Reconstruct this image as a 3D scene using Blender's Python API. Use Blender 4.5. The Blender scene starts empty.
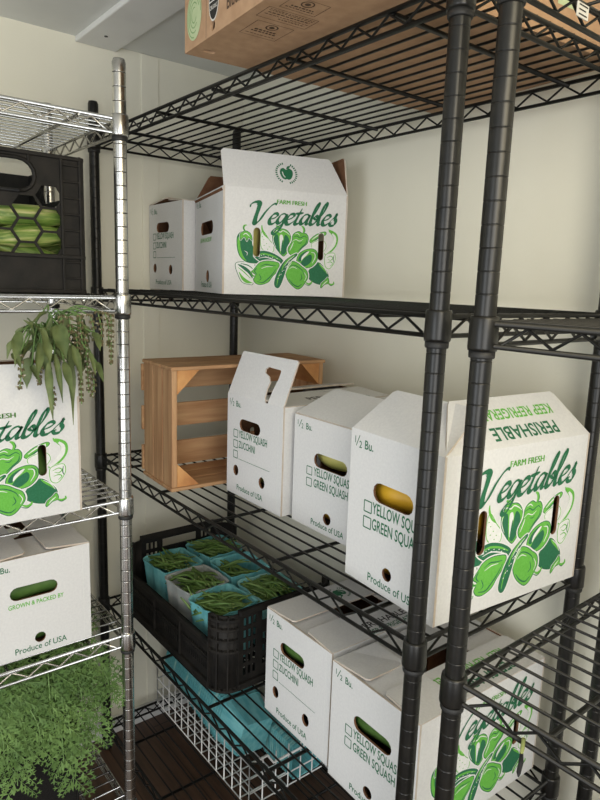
import bpy, math, random
from mathutils import Vector, Matrix
from mathutils.geometry import tessellate_polygon
import bmesh
rnd = random.Random(7)
SC = bpy.context.scene
COL = SC.collection
PI = math.pi

# ------------------------------------------------------------------ materials
def new_mat(name):
    m = bpy.data.materials.new(name); m.use_nodes = True
    nt = m.node_tree; b = nt.nodes['Principled BSDF']
    return m, nt, b
def noise(nt, scale, detail=3.0, vec=None, coord='Object', stretch=None):
    tc = nt.nodes.new('ShaderNodeTexCoord')
    n = nt.nodes.new('ShaderNodeTexNoise'); n.inputs['Scale'].default_value = scale; n.inputs['Detail'].default_value = detail
    src = tc.outputs[coord]
    if stretch:
        mp = nt.nodes.new('ShaderNodeMapping'); mp.inputs['Scale'].default_value = stretch
        nt.links.new(src, mp.inputs['Vector']); src = mp.outputs['Vector']
    nt.links.new(src, n.inputs['Vector'])
    return n
def ramp(nt, fac, stops):
    r = nt.nodes.new('ShaderNodeValToRGB')
    el = r.color_ramp.elements
    while len(el) < len(stops): el.new(0.5)
    for e, (p, c) in zip(el, stops): e.position = p; e.color = (*c, 1)
    nt.links.new(fac, r.inputs['Fac'])
    return r
def mat(name, c1, c2=None, scale=30, rough=0.6, metal=0.0, bump=0.0, bscale=None, stretch=None, spec=0.5, detail=3.0, lo=.35, hi=.65, sub=0.0, coord='Object'):
    m, nt, b = new_mat(name)
    b.inputs['Roughness'].default_value = rough; b.inputs['Metallic'].default_value = metal
    b.inputs['Specular IOR Level'].default_value = spec
    if c2 is None: c2 = tuple(x*.92 for x in c1)
    n = noise(nt, scale, detail, stretch=stretch, coord=coord)
    r = ramp(nt, n.outputs['Fac'], [(lo, c1), (hi, c2)])
    nt.links.new(r.outputs['Color'], b.inputs['Base Color'])
    if bump:
        n2 = noise(nt, bscale or scale, 4.0, stretch=stretch, coord=coord)
        bp = nt.nodes.new('ShaderNodeBump'); bp.inputs['Strength'].default_value = bump; bp.inputs['Distance'].default_value = 0.004
        nt.links.new(n2.outputs['Fac'], bp.inputs['Height']); nt.links.new(bp.outputs['Normal'], b.inputs['Normal'])
    if sub:
        b.inputs['Subsurface Weight'].default_value = sub
    return m
M = {}
M['black'] = mat('black_epoxy', (.007,.007,.0065), (.011,.0105,.009), 60, rough=.32, spec=.40, bump=.05)
M['black_shelf'] = mat('black_epoxy_wire', (.006,.006,.0055), (.009,.009,.008), 60, rough=.42, spec=.3)
M['chrome'] = mat('chrome_wire', (.66,.65,.62), (.58,.57,.54), 40, rough=.24, metal=1.0)
M['chrome_groove'] = mat('chrome_groove', (.16,.155,.15), None, 40, rough=.5, metal=1.0)
M['rubber'] = mat('black_rubber', (.01,.01,.01), (.015,.015,.015), 40, rough=.6)
M['carton'] = mat('white_carton', (.71,.71,.705), (.655,.655,.655), 220, rough=.72, spec=.25, bump=.06, bscale=25, lo=.3, hi=.7)
M['kraft'] = mat('kraft_inside', (.21,.105,.055), (.16,.075,.04), 60, rough=.85, spec=.15)
M['edge'] = mat('board_edge', (.56,.50,.44), (.50,.42,.34), 40, rough=.8)
M['kraftbox'] = mat('kraft_fruit_box', (.49,.31,.185), (.43,.265,.155), 50, rough=.75, spec=.25, bump=.08, bscale=12)
M['dgreen'] = mat('dark_green_ink', (.018,.135,.062), (.025,.16,.075), 300, rough=.65, spec=.3)
M['lgreen'] = mat('light_green_ink', (.125,.43,.055), (.15,.48,.075), 300, rough=.65, spec=.3)
M['paper'] = mat('white_print_gap', (.77,.78,.76), None, 200, rough=.72, spec=.25)
M['blackink'] = mat('black_ink', (.018,.016,.014), None, 200, rough=.7)
M['darkink'] = mat('faded_brown_ink', (.10,.055,.03), None, 200, rough=.7)
M['whiteink'] = mat('white_ink', (.72,.70,.64), None, 200, rough=.7)
M['sticker'] = mat('pale_green_sticker', (.52,.60,.36), (.46,.56,.31), 60, rough=.5)
M['stickerline'] = mat('sticker_green_line', (.20,.36,.14), None, 60, rough=.5)
M['purple'] = mat('purple_print', (.10,.06,.30), None, 60, rough=.5)
M['plastic'] = mat('black_crate_plastic', (.006,.006,.006), (.010,.0095,.009), 90, rough=.6, spec=.25, bump=.12, bscale=150)
M['plastic_dusty'] = mat('dusty_black_crate_plastic', (.0075,.007,.0065), (.016,.014,.012), 35, rough=.62, spec=.25, bump=.12, bscale=120)
M['teal'] = mat('teal_moulded_pulp', (.20,.50,.515), (.115,.385,.42), 55, rough=.85, bump=.25, bscale=160, spec=.2, stretch=(1,1,.4))
M['teal_pale'] = mat('pale_teal_moulded_pulp', (.30,.56,.54), (.17,.46,.47), 55, rough=.85, bump=.25, bscale=160, spec=.2)
M['greypulp'] = mat('grey_moulded_pulp', (.42,.43,.41), (.32,.36,.36), 45, rough=.88, bump=.25, bscale=160, spec=.2)
M['bean'] = mat('green_bean_skin', (.075,.145,.03), (.12,.205,.05), 40, rough=.45, spec=.4)
M['bean2'] = mat('pale_green_bean_skin', (.17,.26,.08), (.11,.20,.05), 40, rough=.45, spec=.4)
M['stem'] = mat('bean_stem', (.30,.36,.12), None, 40, rough=.6)
M['whitewire'] = mat('white_coated_wire', (.80,.80,.78), None, 40, rough=.35)
M['fabric'] = mat('black_woven_fabric', (.011,.0105,.010), (.020,.019,.018), 700, rough=.95, bump=.4, bscale=900, spec=.15)
M['herb'] = mat('carrot_top_green', (.068,.135,.032), (.145,.25,.07), 14, rough=.6, spec=.3, lo=.35, hi=.62)
M['herbstem'] = mat('carrot_top_stem', (.17,.29,.09), None, 30, rough=.6)
M['basil'] = mat('basil_leaf', (.075,.108,.036), (.165,.205,.078), 30, rough=.5, spec=.4, bump=.3, bscale=60)
M['basil_flower'] = mat('basil_flower_spike', (.085,.085,.035), (.20,.165,.085), 120, rough=.7)
M['basil_tip'] = mat('basil_flower_petal', (.55,.50,.40), None, 60, rough=.6)
M['yellow'] = mat('yellow_squash_skin', (.85,.50,.035), (.78,.42,.025), 12, rough=.4, spec=.5)
M['yellowpale'] = mat('pale_squash_skin', (.60,.52,.16), (.50,.50,.14), 12, rough=.45)
M['green_squash'] = mat('green_squash_skin', (.045,.11,.02), (.09,.17,.04), 25, rough=.4)
M['squash_stem'] = mat('squash_stem', (.24,.27,.08), None, 25, rough=.7)
M['silk'] = mat('corn_silk', (.30,.19,.08), (.42,.30,.12), 40, rough=.8)
def grooved_post(name, base, dark, rough, metal):
    return M[base]
def husk_mat():
    m, nt, b = new_mat('corn_husk')
    n = noise(nt, 11, 4, stretch=(14, 14, .8))
    r = ramp(nt, n.outputs['Fac'], [(.30, (.05,.11,.015)), (.46, (.14,.23,.04)), (.60, (.30,.36,.10)), (.74, (.58,.54,.28))])
    nt.links.new(r.outputs['Color'], b.inputs['Base Color']); b.inputs['Roughness'].default_value = .5
    bp = nt.nodes.new('ShaderNodeBump'); bp.inputs['Strength'].default_value = .35; bp.inputs['Distance'].default_value = .003
    nt.links.new(n.outputs['Fac'], bp.inputs['Height']); nt.links.new(bp.outputs['Normal'], b.inputs['Normal'])
    return m
M['husk'] = husk_mat()
def wood_mat(name, stretch, a=(.50,.285,.145), bb=(.63,.40,.215), c=(.38,.19,.085)):
    m, nt, b = new_mat(name)
    n = noise(nt, 7, 6, stretch=stretch)
    r = ramp(nt, n.outputs['Fac'], [(.28, c), (.45, a), (.7, bb)])
    n2 = noise(nt, 5, 2)
    mx = nt.nodes.new('ShaderNodeMixRGB'); mx.blend_type = 'MULTIPLY'; mx.inputs['Fac'].default_value = .5
    r2 = ramp(nt, n2.outputs['Fac'], [(.3, (.62,.58,.52)), (.65, (1,1,1))])
    nt.links.new(r.outputs['Color'], mx.inputs['Color1']); nt.links.new(r2.outputs['Color'], mx.inputs['Color2'])
    nt.links.new(mx.outputs['Color'], b.inputs['Base Color']); b.inputs['Roughness'].default_value = .7
    bp = nt.nodes.new('ShaderNodeBump'); bp.inputs['Strength'].default_value = .25; bp.inputs['Distance'].default_value = .002
    nt.links.new(n.outputs['Fac'], bp.inputs['Height']); nt.links.new(bp.outputs['Normal'], b.inputs['Normal'])
    return m
M['wood_z'] = wood_mat('crate_wood_upright', (9, 9, .7))
M['wood_y'] = wood_mat('crate_wood_lengthwise', (9, .7, 9))
M['wood_tri'] = wood_mat('crate_wood_corner_block', (4, 4, 4), (.62,.30,.11), (.70,.38,.15), (.5,.22,.08))
M['ceiling'] = mat('white_painted_ceiling', (.74,.75,.73), (.69,.70,.68), 6, rough=.7, bump=.05)
M['beam'] = mat('white_painted_board', (.80,.80,.78), None, 8, rough=.6, bump=.04)
M['trim'] = mat('white_baseboard', (.72,.72,.71), None, 8, rough=.55)
M['screw'] = mat('dark_screw_head', (.04,.04,.04), None, 30, rough=.5, metal=.6)
def wall_mat():
    m, nt, b = new_mat('white_sheet_wall')
    n = noise(nt, 3.0, 3, stretch=(1, 1, .35)); r = ramp(nt, n.outputs['Fac'], [(.3, (.80,.78,.665)), (.7, (.76,.74,.625))])
    nt.links.new(r.outputs['Color'], b.inputs['Base Color']); b.inputs['Roughness'].default_value = .5; b.inputs['Specular IOR Level'].default_value = .3
    n2 = noise(nt, 4.0, 2, stretch=(1.2, 1.2, .18)); n3 = noise(nt, 120, 2)
    ad = nt.nodes.new('ShaderNodeMath'); ad.operation = 'MULTIPLY_ADD'; ad.inputs[1].default_value = .06
    nt.links.new(n3.outputs['Fac'], ad.inputs[0]); nt.links.new(n2.outputs['Fac'], ad.inputs[2])
    bp = nt.nodes.new('ShaderNodeBump'); bp.inputs['Strength'].default_value = .35; bp.inputs['Distance'].default_value = .012
    nt.links.new(ad.outputs[0], bp.inputs['Height']); nt.links.new(bp.outputs['Normal'], b.inputs['Normal'])
    return m
M['wall'] = wall_mat()
def floor_mat():
    m, nt, b = new_mat('dark_wood_look_floor')
    n = noise(nt, 5, 6, stretch=(1.2, 14, 1)); r = ramp(nt, n.outputs['Fac'], [(.3, (.050,.028,.018)), (.55, (.085,.046,.028)), (.75, (.12,.066,.04))])
    tc = nt.nodes.new('ShaderNodeTexCoord'); br = nt.nodes.new('ShaderNodeTexBrick')
    br.inputs['Scale'].default_value = 1.0; br.inputs['Brick Width'].default_value = 1.2; br.inputs['Row Height'].default_value = .15
    br.inputs['Mortar Size'].default_value = .002; br.inputs['Color1'].default_value = (1,1,1,1); br.inputs['Color2'].default_value = (.8,.78,.76,1); br.inputs['Mortar'].default_value = (.3,.3,.3,1)
    nt.links.new(tc.outputs['Object'], br.inputs['Vector'])
    mx = nt.nodes.new('ShaderNodeMixRGB'); mx.blend_type = 'MULTIPLY'; mx.inputs['Fac'].default_value = 1
    nt.links.new(r.outputs['Color'], mx.inputs['Color1']); nt.links.new(br.outputs['Color'], mx.inputs['Color2'])
    nt.links.new(mx.outputs['Color'], b.inputs['Base Color']); b.inputs['Roughness'].default_value = .45
    return m
M['floor'] = floor_mat()

# ------------------------------------------------------------------ mesh builder
class MB:
    def __init__(s): s.v = []; s.f = []; s.m = []; s.s = []; s.mats = []
    def mi(s, m):
        if m not in s.mats: s.mats.append(m)
        return s.mats.index(m)
    def raw(s, vs, fs, m, smooth=False, mx=None):
        o = len(s.v); k = s.mi(m)
        s.v += [tuple(mx @ Vector(p)) for p in vs] if mx is not None else [tuple(p) for p in vs]
        for f in fs: s.f.append([i+o for i in f]); s.m.append(k); s.s.append(smooth)
    def add(s, o, mx=None):
        off = len(s.v); s.v += [tuple(mx @ Vector(p)) for p in o.v] if mx is not None else list(o.v)
        for f, k, sm in zip(o.f, o.m, o.s): s.f.append([i+off for i in f]); s.m.append(s.mi(o.mats[k])); s.s.append(sm)
    def box(s, lo, hi, m, mx=None):
        (a,b,c),(d,e,g) = lo, hi
        vs = [(a,b,c),(d,b,c),(d,e,c),(a,e,c),(a,b,g),(d,b,g),(d,e,g),(a,e,g)]
        s.raw(vs, [(0,3,2,1),(4,5,6,7),(0,1,5,4),(1,2,6,5),(2,3,7,6),(3,0,4,7)], m, mx=mx)
    def bbox(s, lo, hi, m, bev=.002, mx=None):            # box with bevelled edges
        bm = bmesh.new(); bmesh.ops.create_cube(bm, size=1)
        for v in bm.verts: v.co = Vector([lo[i] + (v.co[i]+.5)*(hi[i]-lo[i]) for i in range(3)])
        bmesh.ops.bevel(bm, geom=list(bm.edges), offset=bev, segments=2, affect='EDGES', profile=.5)
        bm.verts.index_update()
        s.raw([v.co.copy() for v in bm.verts], [[v.index for v in f.verts] for f in bm.faces], m, mx=mx); bm.free()
    def tube(s, pts, r, m, n=6, cap=True, mx=None):
        pts = [Vector(p) for p in pts]; vs = []; fs = []
        rr = r if isinstance(r, (list, tuple)) else [r]*len(pts)
        up = None
        for i, p in enumerate(pts):
            d = (pts[min(i+1, len(pts)-1)] - pts[max(i-1, 0)])
            if d.length < 1e-9: d = Vector((0,0,1))
            d.normalize()
            if up is None:
                up = Vector((0,0,1)) if abs(d.z) < .9 else Vector((1,0,0))
            x = d.cross(up)
            if x.length < 1e-5: x = d.orthogonal()
            x.normalize(); y = x.cross(d); up = y
            for k in range(n):
                a = 2*PI*k/n; vs.append(p + rr[i]*(math.cos(a)*x + math.sin(a)*y))
        for i in range(len(pts)-1):
            for k in range(n):
                a = i*n+k; b = i*n+(k+1) % n; fs.append((a, b, b+n, a+n))
        if cap: fs.append(tuple(range(n))); fs.append(tuple(range((len(pts)-1)*n, len(pts)*n))[::-1])
        s.raw(vs, fs, m, True, mx)
    def lathe(s, prof, m, n=18, c=(0,0,0), mx=None, smooth=True, mfun=None):
        vs = []; 
        for r, z in prof:
            for k in range(n):
                a = 2*PI*k/n; vs.append((c[0]+r*math.cos(a), c[1]+r*math.sin(a), c[2]+z))
        for i in range(len(prof)-1):
            pass
        fs = [[(i*n+k, i*n+(k+1) % n, (i+1)*n+(k+1) % n, (i+1)*n+k) for k in range(n)] for i in range(len(prof)-1)]
        o = len(s.v); s.v += [tuple(mx @ Vector(p)) for p in vs] if mx is not None else vs
        for i, ring in enumerate(fs):
            k = s.mi(mfun(i) if mfun else m)
            for f in ring: s.f.append([a+o for a in f]); s.m.append(k); s.s.append(smooth)
        k = s.mi(m)
        s.f.append([o+a for a in range(n)][::-1]); s.m.append(k); s.s.append(False)
        s.f.append([o+a for a in range((len(prof)-1)*n, len(prof)*n)]); s.m.append(k); s.s.append(False)
    def panel(s, outer, holes, t, mx, mo, mi_, me, mr=None):       # outline with holes; outside at z=0, inside at z=-t
        loops = [outer]+list(holes)
        tris = tessellate_polygon([[Vector((x, y, 0)) for x, y in lp] for lp in loops])
        flat = [q for lp in loops for q in lp]; n = len(flat)
        def area(t3):
            a, b, c = [flat[i] for i in t3]; return (b[0]-a[0])*(c[1]-a[1])-(b[1]-a[1])*(c[0]-a[0])
        tr = [tuple(t3) if area(t3) > 0 else tuple(t3)[::-1] for t3 in tris]
        s.raw([(x, y, 0) for x, y in flat], tr, mo, mx=mx)
        s.raw([(x, y, -t) for x, y in flat], [x[::-1] for x in tr], mi_, mx=mx)
        for lp in loops:
            k = len(lp)
            s.raw([(x, y, 0) for x, y in lp]+[(x, y, -t) for x, y in lp], [(i, i+k, (i+1) % k+k, (i+1) % k) for i in range(k)], (mr or me) if lp is outer else me, mx=mx)
    def flat(s, pts, z, m, mx=None):
        if len(pts) < 3: return
        tris = tessellate_polygon([[Vector((x, y, 0)) for x, y in pts]])
        out = []
        for t3 in tris:
            a, b, c = [pts[i] for i in t3]
            out.append(tuple(t3) if (b[0]-a[0])*(c[1]-a[1])-(b[1]-a[1])*(c[0]-a[0]) > 0 else tuple(t3)[::-1])
        s.raw([(x, y, z) for x, y in pts], out, m, mx=mx)
    def stroke(s, pts, w, z, m, mx=None):                 # flat line with per-point width
        n = len(pts); L = []; R = []
        for i in range(n):
            a = pts[max(i-1, 0)]; b = pts[min(i+1, n-1)]
            dx, dy = b[0]-a[0], b[1]-a[1]; l = math.hypot(dx, dy) or 1
            ww = (w[i] if isinstance(w, (list, tuple)) else w)/2
            L.append((pts[i][0]-dy/l*ww, pts[i][1]+dx/l*ww)); R.append((pts[i][0]+dy/l*ww, pts[i][1]-dx/l*ww))
        s.raw([(x, y, z) for x, y in R+L], [(i, i+1, n+i+1, n+i) for i in range(n-1)], m, mx=mx)
    def mesh(s, name):
        me = bpy.data.meshes.new(name); me.from_pydata(s.v, [], s.f)
        for m in s.mats: me.materials.append(m)
        me.polygons.foreach_set('material_index', s.m); me.polygons.foreach_set('use_smooth', s.s)
        me.update(); return me
    def build(s, name, parent=None, loc=(0,0,0), rot=(0,0,0)):
        return link(name, s.mesh(name), parent, loc, rot)
def link(name, me, parent=None, loc=(0,0,0), rot=(0,0,0)):
    o = bpy.data.objects.new(name, me); COL.objects.link(o)
    if parent: o.parent = parent
    o.location = loc; o.rotation_euler = rot
    return o
def tag(o, label, cat, group=None, kind=None):
    o['label'] = label; o['category'] = cat
    if group: o['group'] = group
    if kind: o['kind'] = kind
    return o
def thing(name, label, cat, loc=(0,0,0), rz=0.0, group=None):
    o = bpy.data.objects.new(name, None); COL.objects.link(o); o.empty_display_size = .05
    o.location = loc; o.rotation_euler = (0,0,rz)
    return tag(o, label, cat, group)
def struct(name, mb):
    o = mb.build(name); o['kind'] = 'structure'; return o
def T(x, y, z): return Matrix.Translation((x, y, z))
def basis(o, ex, ey, ez):
    return Matrix(((ex[0],ey[0],ez[0],o[0]),(ex[1],ey[1],ez[1],o[1]),(ex[2],ey[2],ez[2],o[2]),(0,0,0,1)))
def spline(pts, n=6, closed=False):
    P = [Vector((*p, 0)) if len(p) == 2 else Vector(p) for p in pts]; d2 = len(pts[0]) == 2; N = len(P); out = []
    for i in range(N if closed else N-1):
        p1, p2 = P[i], P[(i+1) % N]
        p0 = P[(i-1) % N] if (closed or i > 0) else p1*2-p2
        p3 = P[(i+2) % N] if (closed or i+2 < N) else p2*2-p1
        for k in range(n):
            t = k/n
            q = .5*((2*p1)+(p2-p0)*t+(2*p0-5*p1+4*p2-p3)*t*t+(3*p1-p0-3*p2+p3)*t*t*t)
            out.append((q.x, q.y) if d2 else q)
    if not closed: out.append((P[-1].x, P[-1].y) if d2 else P[-1])
    return out
def stadium(cx, cy, w, h, n=6):
    r = min(w, h)/2; out = []
    if w >= h:
        for k in range(n+1): a = -PI/2+PI*k/n; out.append((cx+w/2-r+r*math.cos(a), cy+r*math.sin(a)))
        for k in range(n+1): a = PI/2+PI*k/n; out.append((cx-w/2+r+r*math.cos(a), cy+r*math.sin(a)))
    else:
        for k in range(n+1): a = PI*k/n; out.append((cx+r*math.cos(a), cy+h/2-r+r*math.sin(a)))
        for k in range(n+1): a = PI+PI*k/n; out.append((cx+r*math.cos(a), cy-h/2+r+r*math.sin(a)))
    return out
def circ(cx, cy, r, n=14, ry=None): return [(cx+r*math.cos(2*PI*k/n), cy+(ry or r)*math.sin(2*PI*k/n)) for k in range(n)]
_tx = {}
def text(mb, string, size, mx, m, x=0, y=0, sx=1.0, z=.0003, align='LEFT', bold=0.0, shear=0.0):
    key = (string, align, bold, shear)
    if key not in _tx:
        cu = bpy.data.curves.new('lettering', 'FONT'); cu.body = string; cu.size = 1; cu.align_x = align; cu.resolution_u = 3; cu.offset = bold; cu.shear = shear
        ob = bpy.data.objects.new('lettering', cu); COL.objects.link(ob)
        bpy.context.view_layer.update()
        ev = ob.evaluated_get(bpy.context.evaluated_depsgraph_get()); me = ev.to_mesh()
        _tx[key] = ([tuple(v.co) for v in me.vertices], [tuple(p.vertices) for p in me.polygons])
        ev.to_mesh_clear(); bpy.data.objects.remove(ob); bpy.data.curves.remove(cu)
    vs, fs = _tx[key]
    mb.raw([(x+v[0]*size*sx, y+v[1]*size, z) for v in vs], fs, m, mx=mx)
CAMV = (Vector((-0.768935, 0.613909, -0.178478)), Vector((0.618763, 0.784849, 0.033824)), Vector((-0.160843, 0.084427, 0.983362)))
CAML = (1.68214, -0.64450, 1.39685)
WORLD, DOOR, WARM_FILL, EXPO, FRONT = 0.60, 29, 29, -0.02, 21
# ------------------------------------------------------------------ the room
WX, WY, CZ = -.055, .487, 1.99
RX, FY = 3.1, -2.6
mb = MB(); mb.box((WX-.1, FY-.1, -.1), (RX, WY+.1, 0), M['floor']); struct('floor', mb)
mb = MB(); mb.box((WX-.1, FY-.1, 0), (WX, WY+.1, CZ), M['wall']); struct('wall_left', mb)
mb = MB(); mb.box((WX, WY, 0), (RX, WY+.1, CZ), M['wall']); struct('wall_back', mb)
mb = MB(); mb.box((WX-.1, FY-.1, CZ), (RX, WY+.1, CZ+.08), M['ceiling']); struct('ceiling', mb)
mb = MB(); mb.bbox((WX, FY, 0), (WX+.012, WY, .055), M['trim'], .003); struct('baseboard_left', mb)
mb = MB(); mb.bbox((WX+.012, WY-.012, 0), (RX, WY, .055), M['trim'], .003); struct('baseboard_back', mb)
mb = MB(); mb.bbox((WX, .155, .055), (WX+.0035, .205, CZ-.001), M['wall'], .001); struct('trim_1', mb)      # strip over the panel joint
mb = MB(); mb.bbox((WX+.001, -.022, CZ-.014), (RX-.1, .085, CZ), M['beam'], .003)
for x in (.05, .65, 1.4): mb.lathe([(.0045, -.0012), (.0045, 0)], M['screw'], 10, (x-.012, .022, CZ-.014), smooth=False)
struct('trim_2', mb)

# ------------------------------------------------------------------ wire shelving
def post_mesh(h, m, groove):
    mb = MB(); R = .0127; prof = [(.0095, .03), (R, .033)]; z = .045; mk = [0]
    while z < h-.012:
        prof += [(R, z-.0006), (R, z), (R-.0006, z+.0002), (R-.0006, z+.0012), (R, z+.0014), (R, z+.0020)]; z += .0254
    prof += [(R, h-.003), (R-.0022, h)]
    idx = set()
    prof[1:1] = []
    for i in range(len(prof)-1):
        if prof[i][0] < R-.0003 or prof[i+1][0] < R-.0003: idx.add(i)
    mb.lathe(prof, m, 16, mfun=lambda i: groove if (i in idx and 1 < i < len(prof)-3) else m)
    return mb.mesh('post')
def foot_mesh(m):
    mb = MB(); mb.lathe([(.013, 0), (.0145, .003), (.0145, .012), (.011, .015), (.006, .017), (.006, .034)], m, 14); return mb.mesh('foot')
def cap_mesh(m, h):
    mb = MB(); mb.lathe([(.0118, -.012), (.0118, h-.004), (.0105, h-.0005), (.006, h)], m, 14); return mb.mesh('cap')
def collar_mesh(m):
    mb = MB()
    mb.lathe([(.0131, .006), (.0158, .006), (.0166, .003), (.0172, -.030), (.0166, -.0335), (.0131, -.0335)], m, 18)
    return mb.mesh('collar')
def sleeve_mesh(m):
    mb = MB(); mb.lathe([(.0129, -.033), (.0152, -.033), (.0152, -.0405), (.0146, -.042), (.0129, -.042)], m, 18); return mb.mesh('sleeve')
def shelf_mesh(W, D, m, bars, pitch=.0295):
    mb = MB(); dz = -.002; bz = -.0275; o = .0135
    A = [(0, 0), (W, 0), (W, D), (0, D)]
    for i in range(4):
        a = Vector((*A[i], 0)); b = Vector((*A[(i+1) % 4], 0)); d = (b-a).normalized(); L = (b-a).length
        nrm = Vector((d.y, -d.x, 0))*.004
        p0 = a+d*o; p1 = b-d*o
        for z, r in ((dz, .0036), (bz, .0032)):
            mb.tube([p0+Vector((0,0,z)), p1+Vector((0,0,z))], r, m, 8)
        n = max(2, round((L-.05)/.031)); n += n % 2
        zz = []
        for k in range(n+1):
            q = p0 + d*(.012 + (L-2*o-.024)*k/n); zz.append(q+Vector((0,0, dz-.003 if k % 2 else bz+.003)))
        mb.tube(zz, .0021, m, 6)
    n = int((D-.02)/pitch)
    for k in range(1, n+1):
        y = k*D/(n+1)
        mb.tube([(-.001, y, .0005), (W+.001, y, .0005)], .0021, m, 6)
    for x in bars: mb.tube([(x, .001, -.0065), (x, D-.001, -.0065)], .0037, m, 8)
    for y in (D*.0,):
        pass
    return mb.mesh('shelf')
def shelving(label, loc, rz, W, D, heights, H, finish, bars, tagmesh=None):
    black = finish == 'black'
    m = M['black'] if black else M['chrome']; ws = M['black_shelf'] if black else M['chrome']
    t = thing('wire_shelving_unit', label, 'shelving', loc, rz)
    pm = post_mesh(H, m, m if black else M['chrome_groove']); fm = foot_mesh(M['rubber'] if black else m); cm = collar_mesh(m); sm = sleeve_mesh(M['rubber']); sh = shelf_mesh(W, D, ws, bars)
    cp = cap_mesh(m, .003)
    corners = [(0, 0), (W, 0), (W, D), (0, D)]
    for x, y in corners:
        p = link('post', pm, t, (x, y, 0)); link('levelling_foot', fm, p); link('post_cap', cp, p, (0, 0, H))
    for h in heights:
        s = link('wire_shelf', sh, t, (0, 0, h-.0028))
        for x, y in corners:
            link('collar', cm, s, (x, y, 0)); link('collar_sleeve', sm, s, (x, y, 0))
    return t
HA = [1.752, 1.367, .913, .4842, .0889]
DA = .428; WA = 1.15
bars = [.128+.228*k for k in range(5)]
unitA = shelving('long black wire shelving unit along the back wall, loaded with cartons and crates', (0,0,0), 0, WA, DA, HA, 1.827, 'black', bars)
HB = [1.738, 1.364, .911, .47, .09]
unitB = shelving('black wire shelving unit at the right edge, its middle shelves empty', (1.232, -.018, 0), .0193, WA, DA, HB, 1.83, 'black', bars)
# chrome unit: local x runs along the left wall towards the camera side (world -y), local y runs to world +x
CX, CY = .45, -.1216
HC = [1.696, 1.361, .941, .633, .205]
unitC = shelving('silver chrome wire shelving unit along the left wall, holding corn, herbs and cartons', (CX-.428, CY, 0), -PI/2, WA, .428, HC, 1.795, 'chrome', [.0785+.1656*k for k in range(7)])

# small price tag clipped on the left top rail of the right unit
mb = MB(); mb.bbox((-.013, -.0009, -.008), (.013, .0009, .008), M['whiteink'], .0006)
mx = basis((0, -.0011, 0), (1,0,0), (0,0,1), (0,-1,0))
for k, (a, b) in enumerate(((-.010, .010), (-.010, .006), (-.010, .009))): mb.stroke([(a, .005-.005*k), (b, .005-.005*k)], .0016, .0001, M['blackink'], mx)
o = mb.build('shelf_tag', None, (1.2365, .114, HB[0]-.0165), (0, 0, PI/2+.0193))
tag(o, 'small white tag with black print on the top left rail of the right black unit', 'tag')
# ------------------------------------------------------------------ printed artwork of the carton's long side (unit square: u along, v down)
def offset_poly(pts, d):
    n = len(pts); a = sum(pts[i][0]*pts[(i+1) % n][1]-pts[(i+1) % n][0]*pts[i][1] for i in range(n)); sg = 1 if a > 0 else -1
    out = []
    for i in range(n):
        p, q = pts[i-1], pts[(i+1) % n]; dx, dy = q[0]-p[0], q[1]-p[1]; l = math.hypot(dx, dy) or 1
        out.append((pts[i][0]+sg*dy/l*d, pts[i][1]-sg*dx/l*d))
    return out
class Art:
    def __init__(s): s.items = []; s.k = 0
    def poly(s, pts, m, smooth=True, n=5):
        p = spline(pts, n, True) if smooth else list(pts); s.items.append(('p', p, m, s.k)); s.k += 1; return p
    def blob(s, pts, fill, line='dgreen', ow=3.0, halo=4.5):
        p = spline(pts, 5, True)
        if halo: s.items.append(('p', offset_poly(p, halo), 'paper', s.k)); s.k += 1
        s.items.append(('p', p, line, s.k)); s.k += 1
        s.items.append(('p', offset_poly(p, -ow), fill, s.k)); s.k += 1
    def line(s, pts, w, m, taper=True):
        p = spline(pts, 5); n = len(p)
        ww = [w*(.35+.65*math.sin(PI*min(1, max(0, (i+.5)/n)))) for i in range(n)] if taper else w
        s.items.append(('l', p, m, s.k, ww)); s.k += 1
    def ell(s, cx, cy, rx, ry, rot, n=12):
        c, q = math.cos(rot), math.sin(rot)
        return [(cx+rx*math.cos(a)*c-ry*math.sin(a)*q, cy+rx*math.cos(a)*q+ry*math.sin(a)*c) for a in [2*PI*k/n for k in range(n)]]
A = Art()
DG, LG, PW = 'dgreen', 'lgreen', 'paper'
# striped gourd, lower left
A.blob([(118,243),(70,236),(30,240),(24,262),(36,300),(58,345),(90,358),(116,350)], PW, DG, 3, 0)
A.poly([(36,250),(70,262),(100,290),(112,330),(90,300),(62,275)], DG); A.poly([(44,290),(66,318),(98,342),(112,350),(80,350),(56,326)], LG)
A.line([(40,268),(66,290),(100,325)], 5, LG); A.line([(50,246),(86,256),(112,276)], 5, DG)
# eggplant, left
A.blob([(60,78),(38,84),(26,112),(30,168),(46,212),(80,240),(130,246),(175,240),(196,226),(160,206),(128,186),(104,150),(98,112)], DG, DG, 2, 4)
A.poly([(34,108),(30,130),(36,176),(52,214),(78,234),(60,204),(46,160),(42,112)], LG); A.line([(66,178),(80,190),(78,204)], 3, PW)
A.blob([(40,92),(56,76),(74,74),(96,92),(102,126),(84,112),(76,130),(62,108),(44,124)], LG, DG, 2.5, 2)
A.line([(56,96),(70,88),(88,104)], 4, PW); A.line([(70,82),(58,64),(60,48),(72,44)], 9, LG); A.line([(70,82),(58,64),(60,48)], 3, DG)
# speckled cone, behind the slot
A.blob([(150,72),(140,96),(142,150),(160,178),(204,186),(208,150),(184,116),(164,84)], PW, LG, 3, 2)
A.line([(146,44),(148,66),(160,92),(178,112)], 9, LG)
for a, b in ((158,120),(172,140),(186,158),(160,150),(178,170),(150,104)): A.poly(A.ell(a, b, 3, 2, 0, 6), LG, False)
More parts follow.
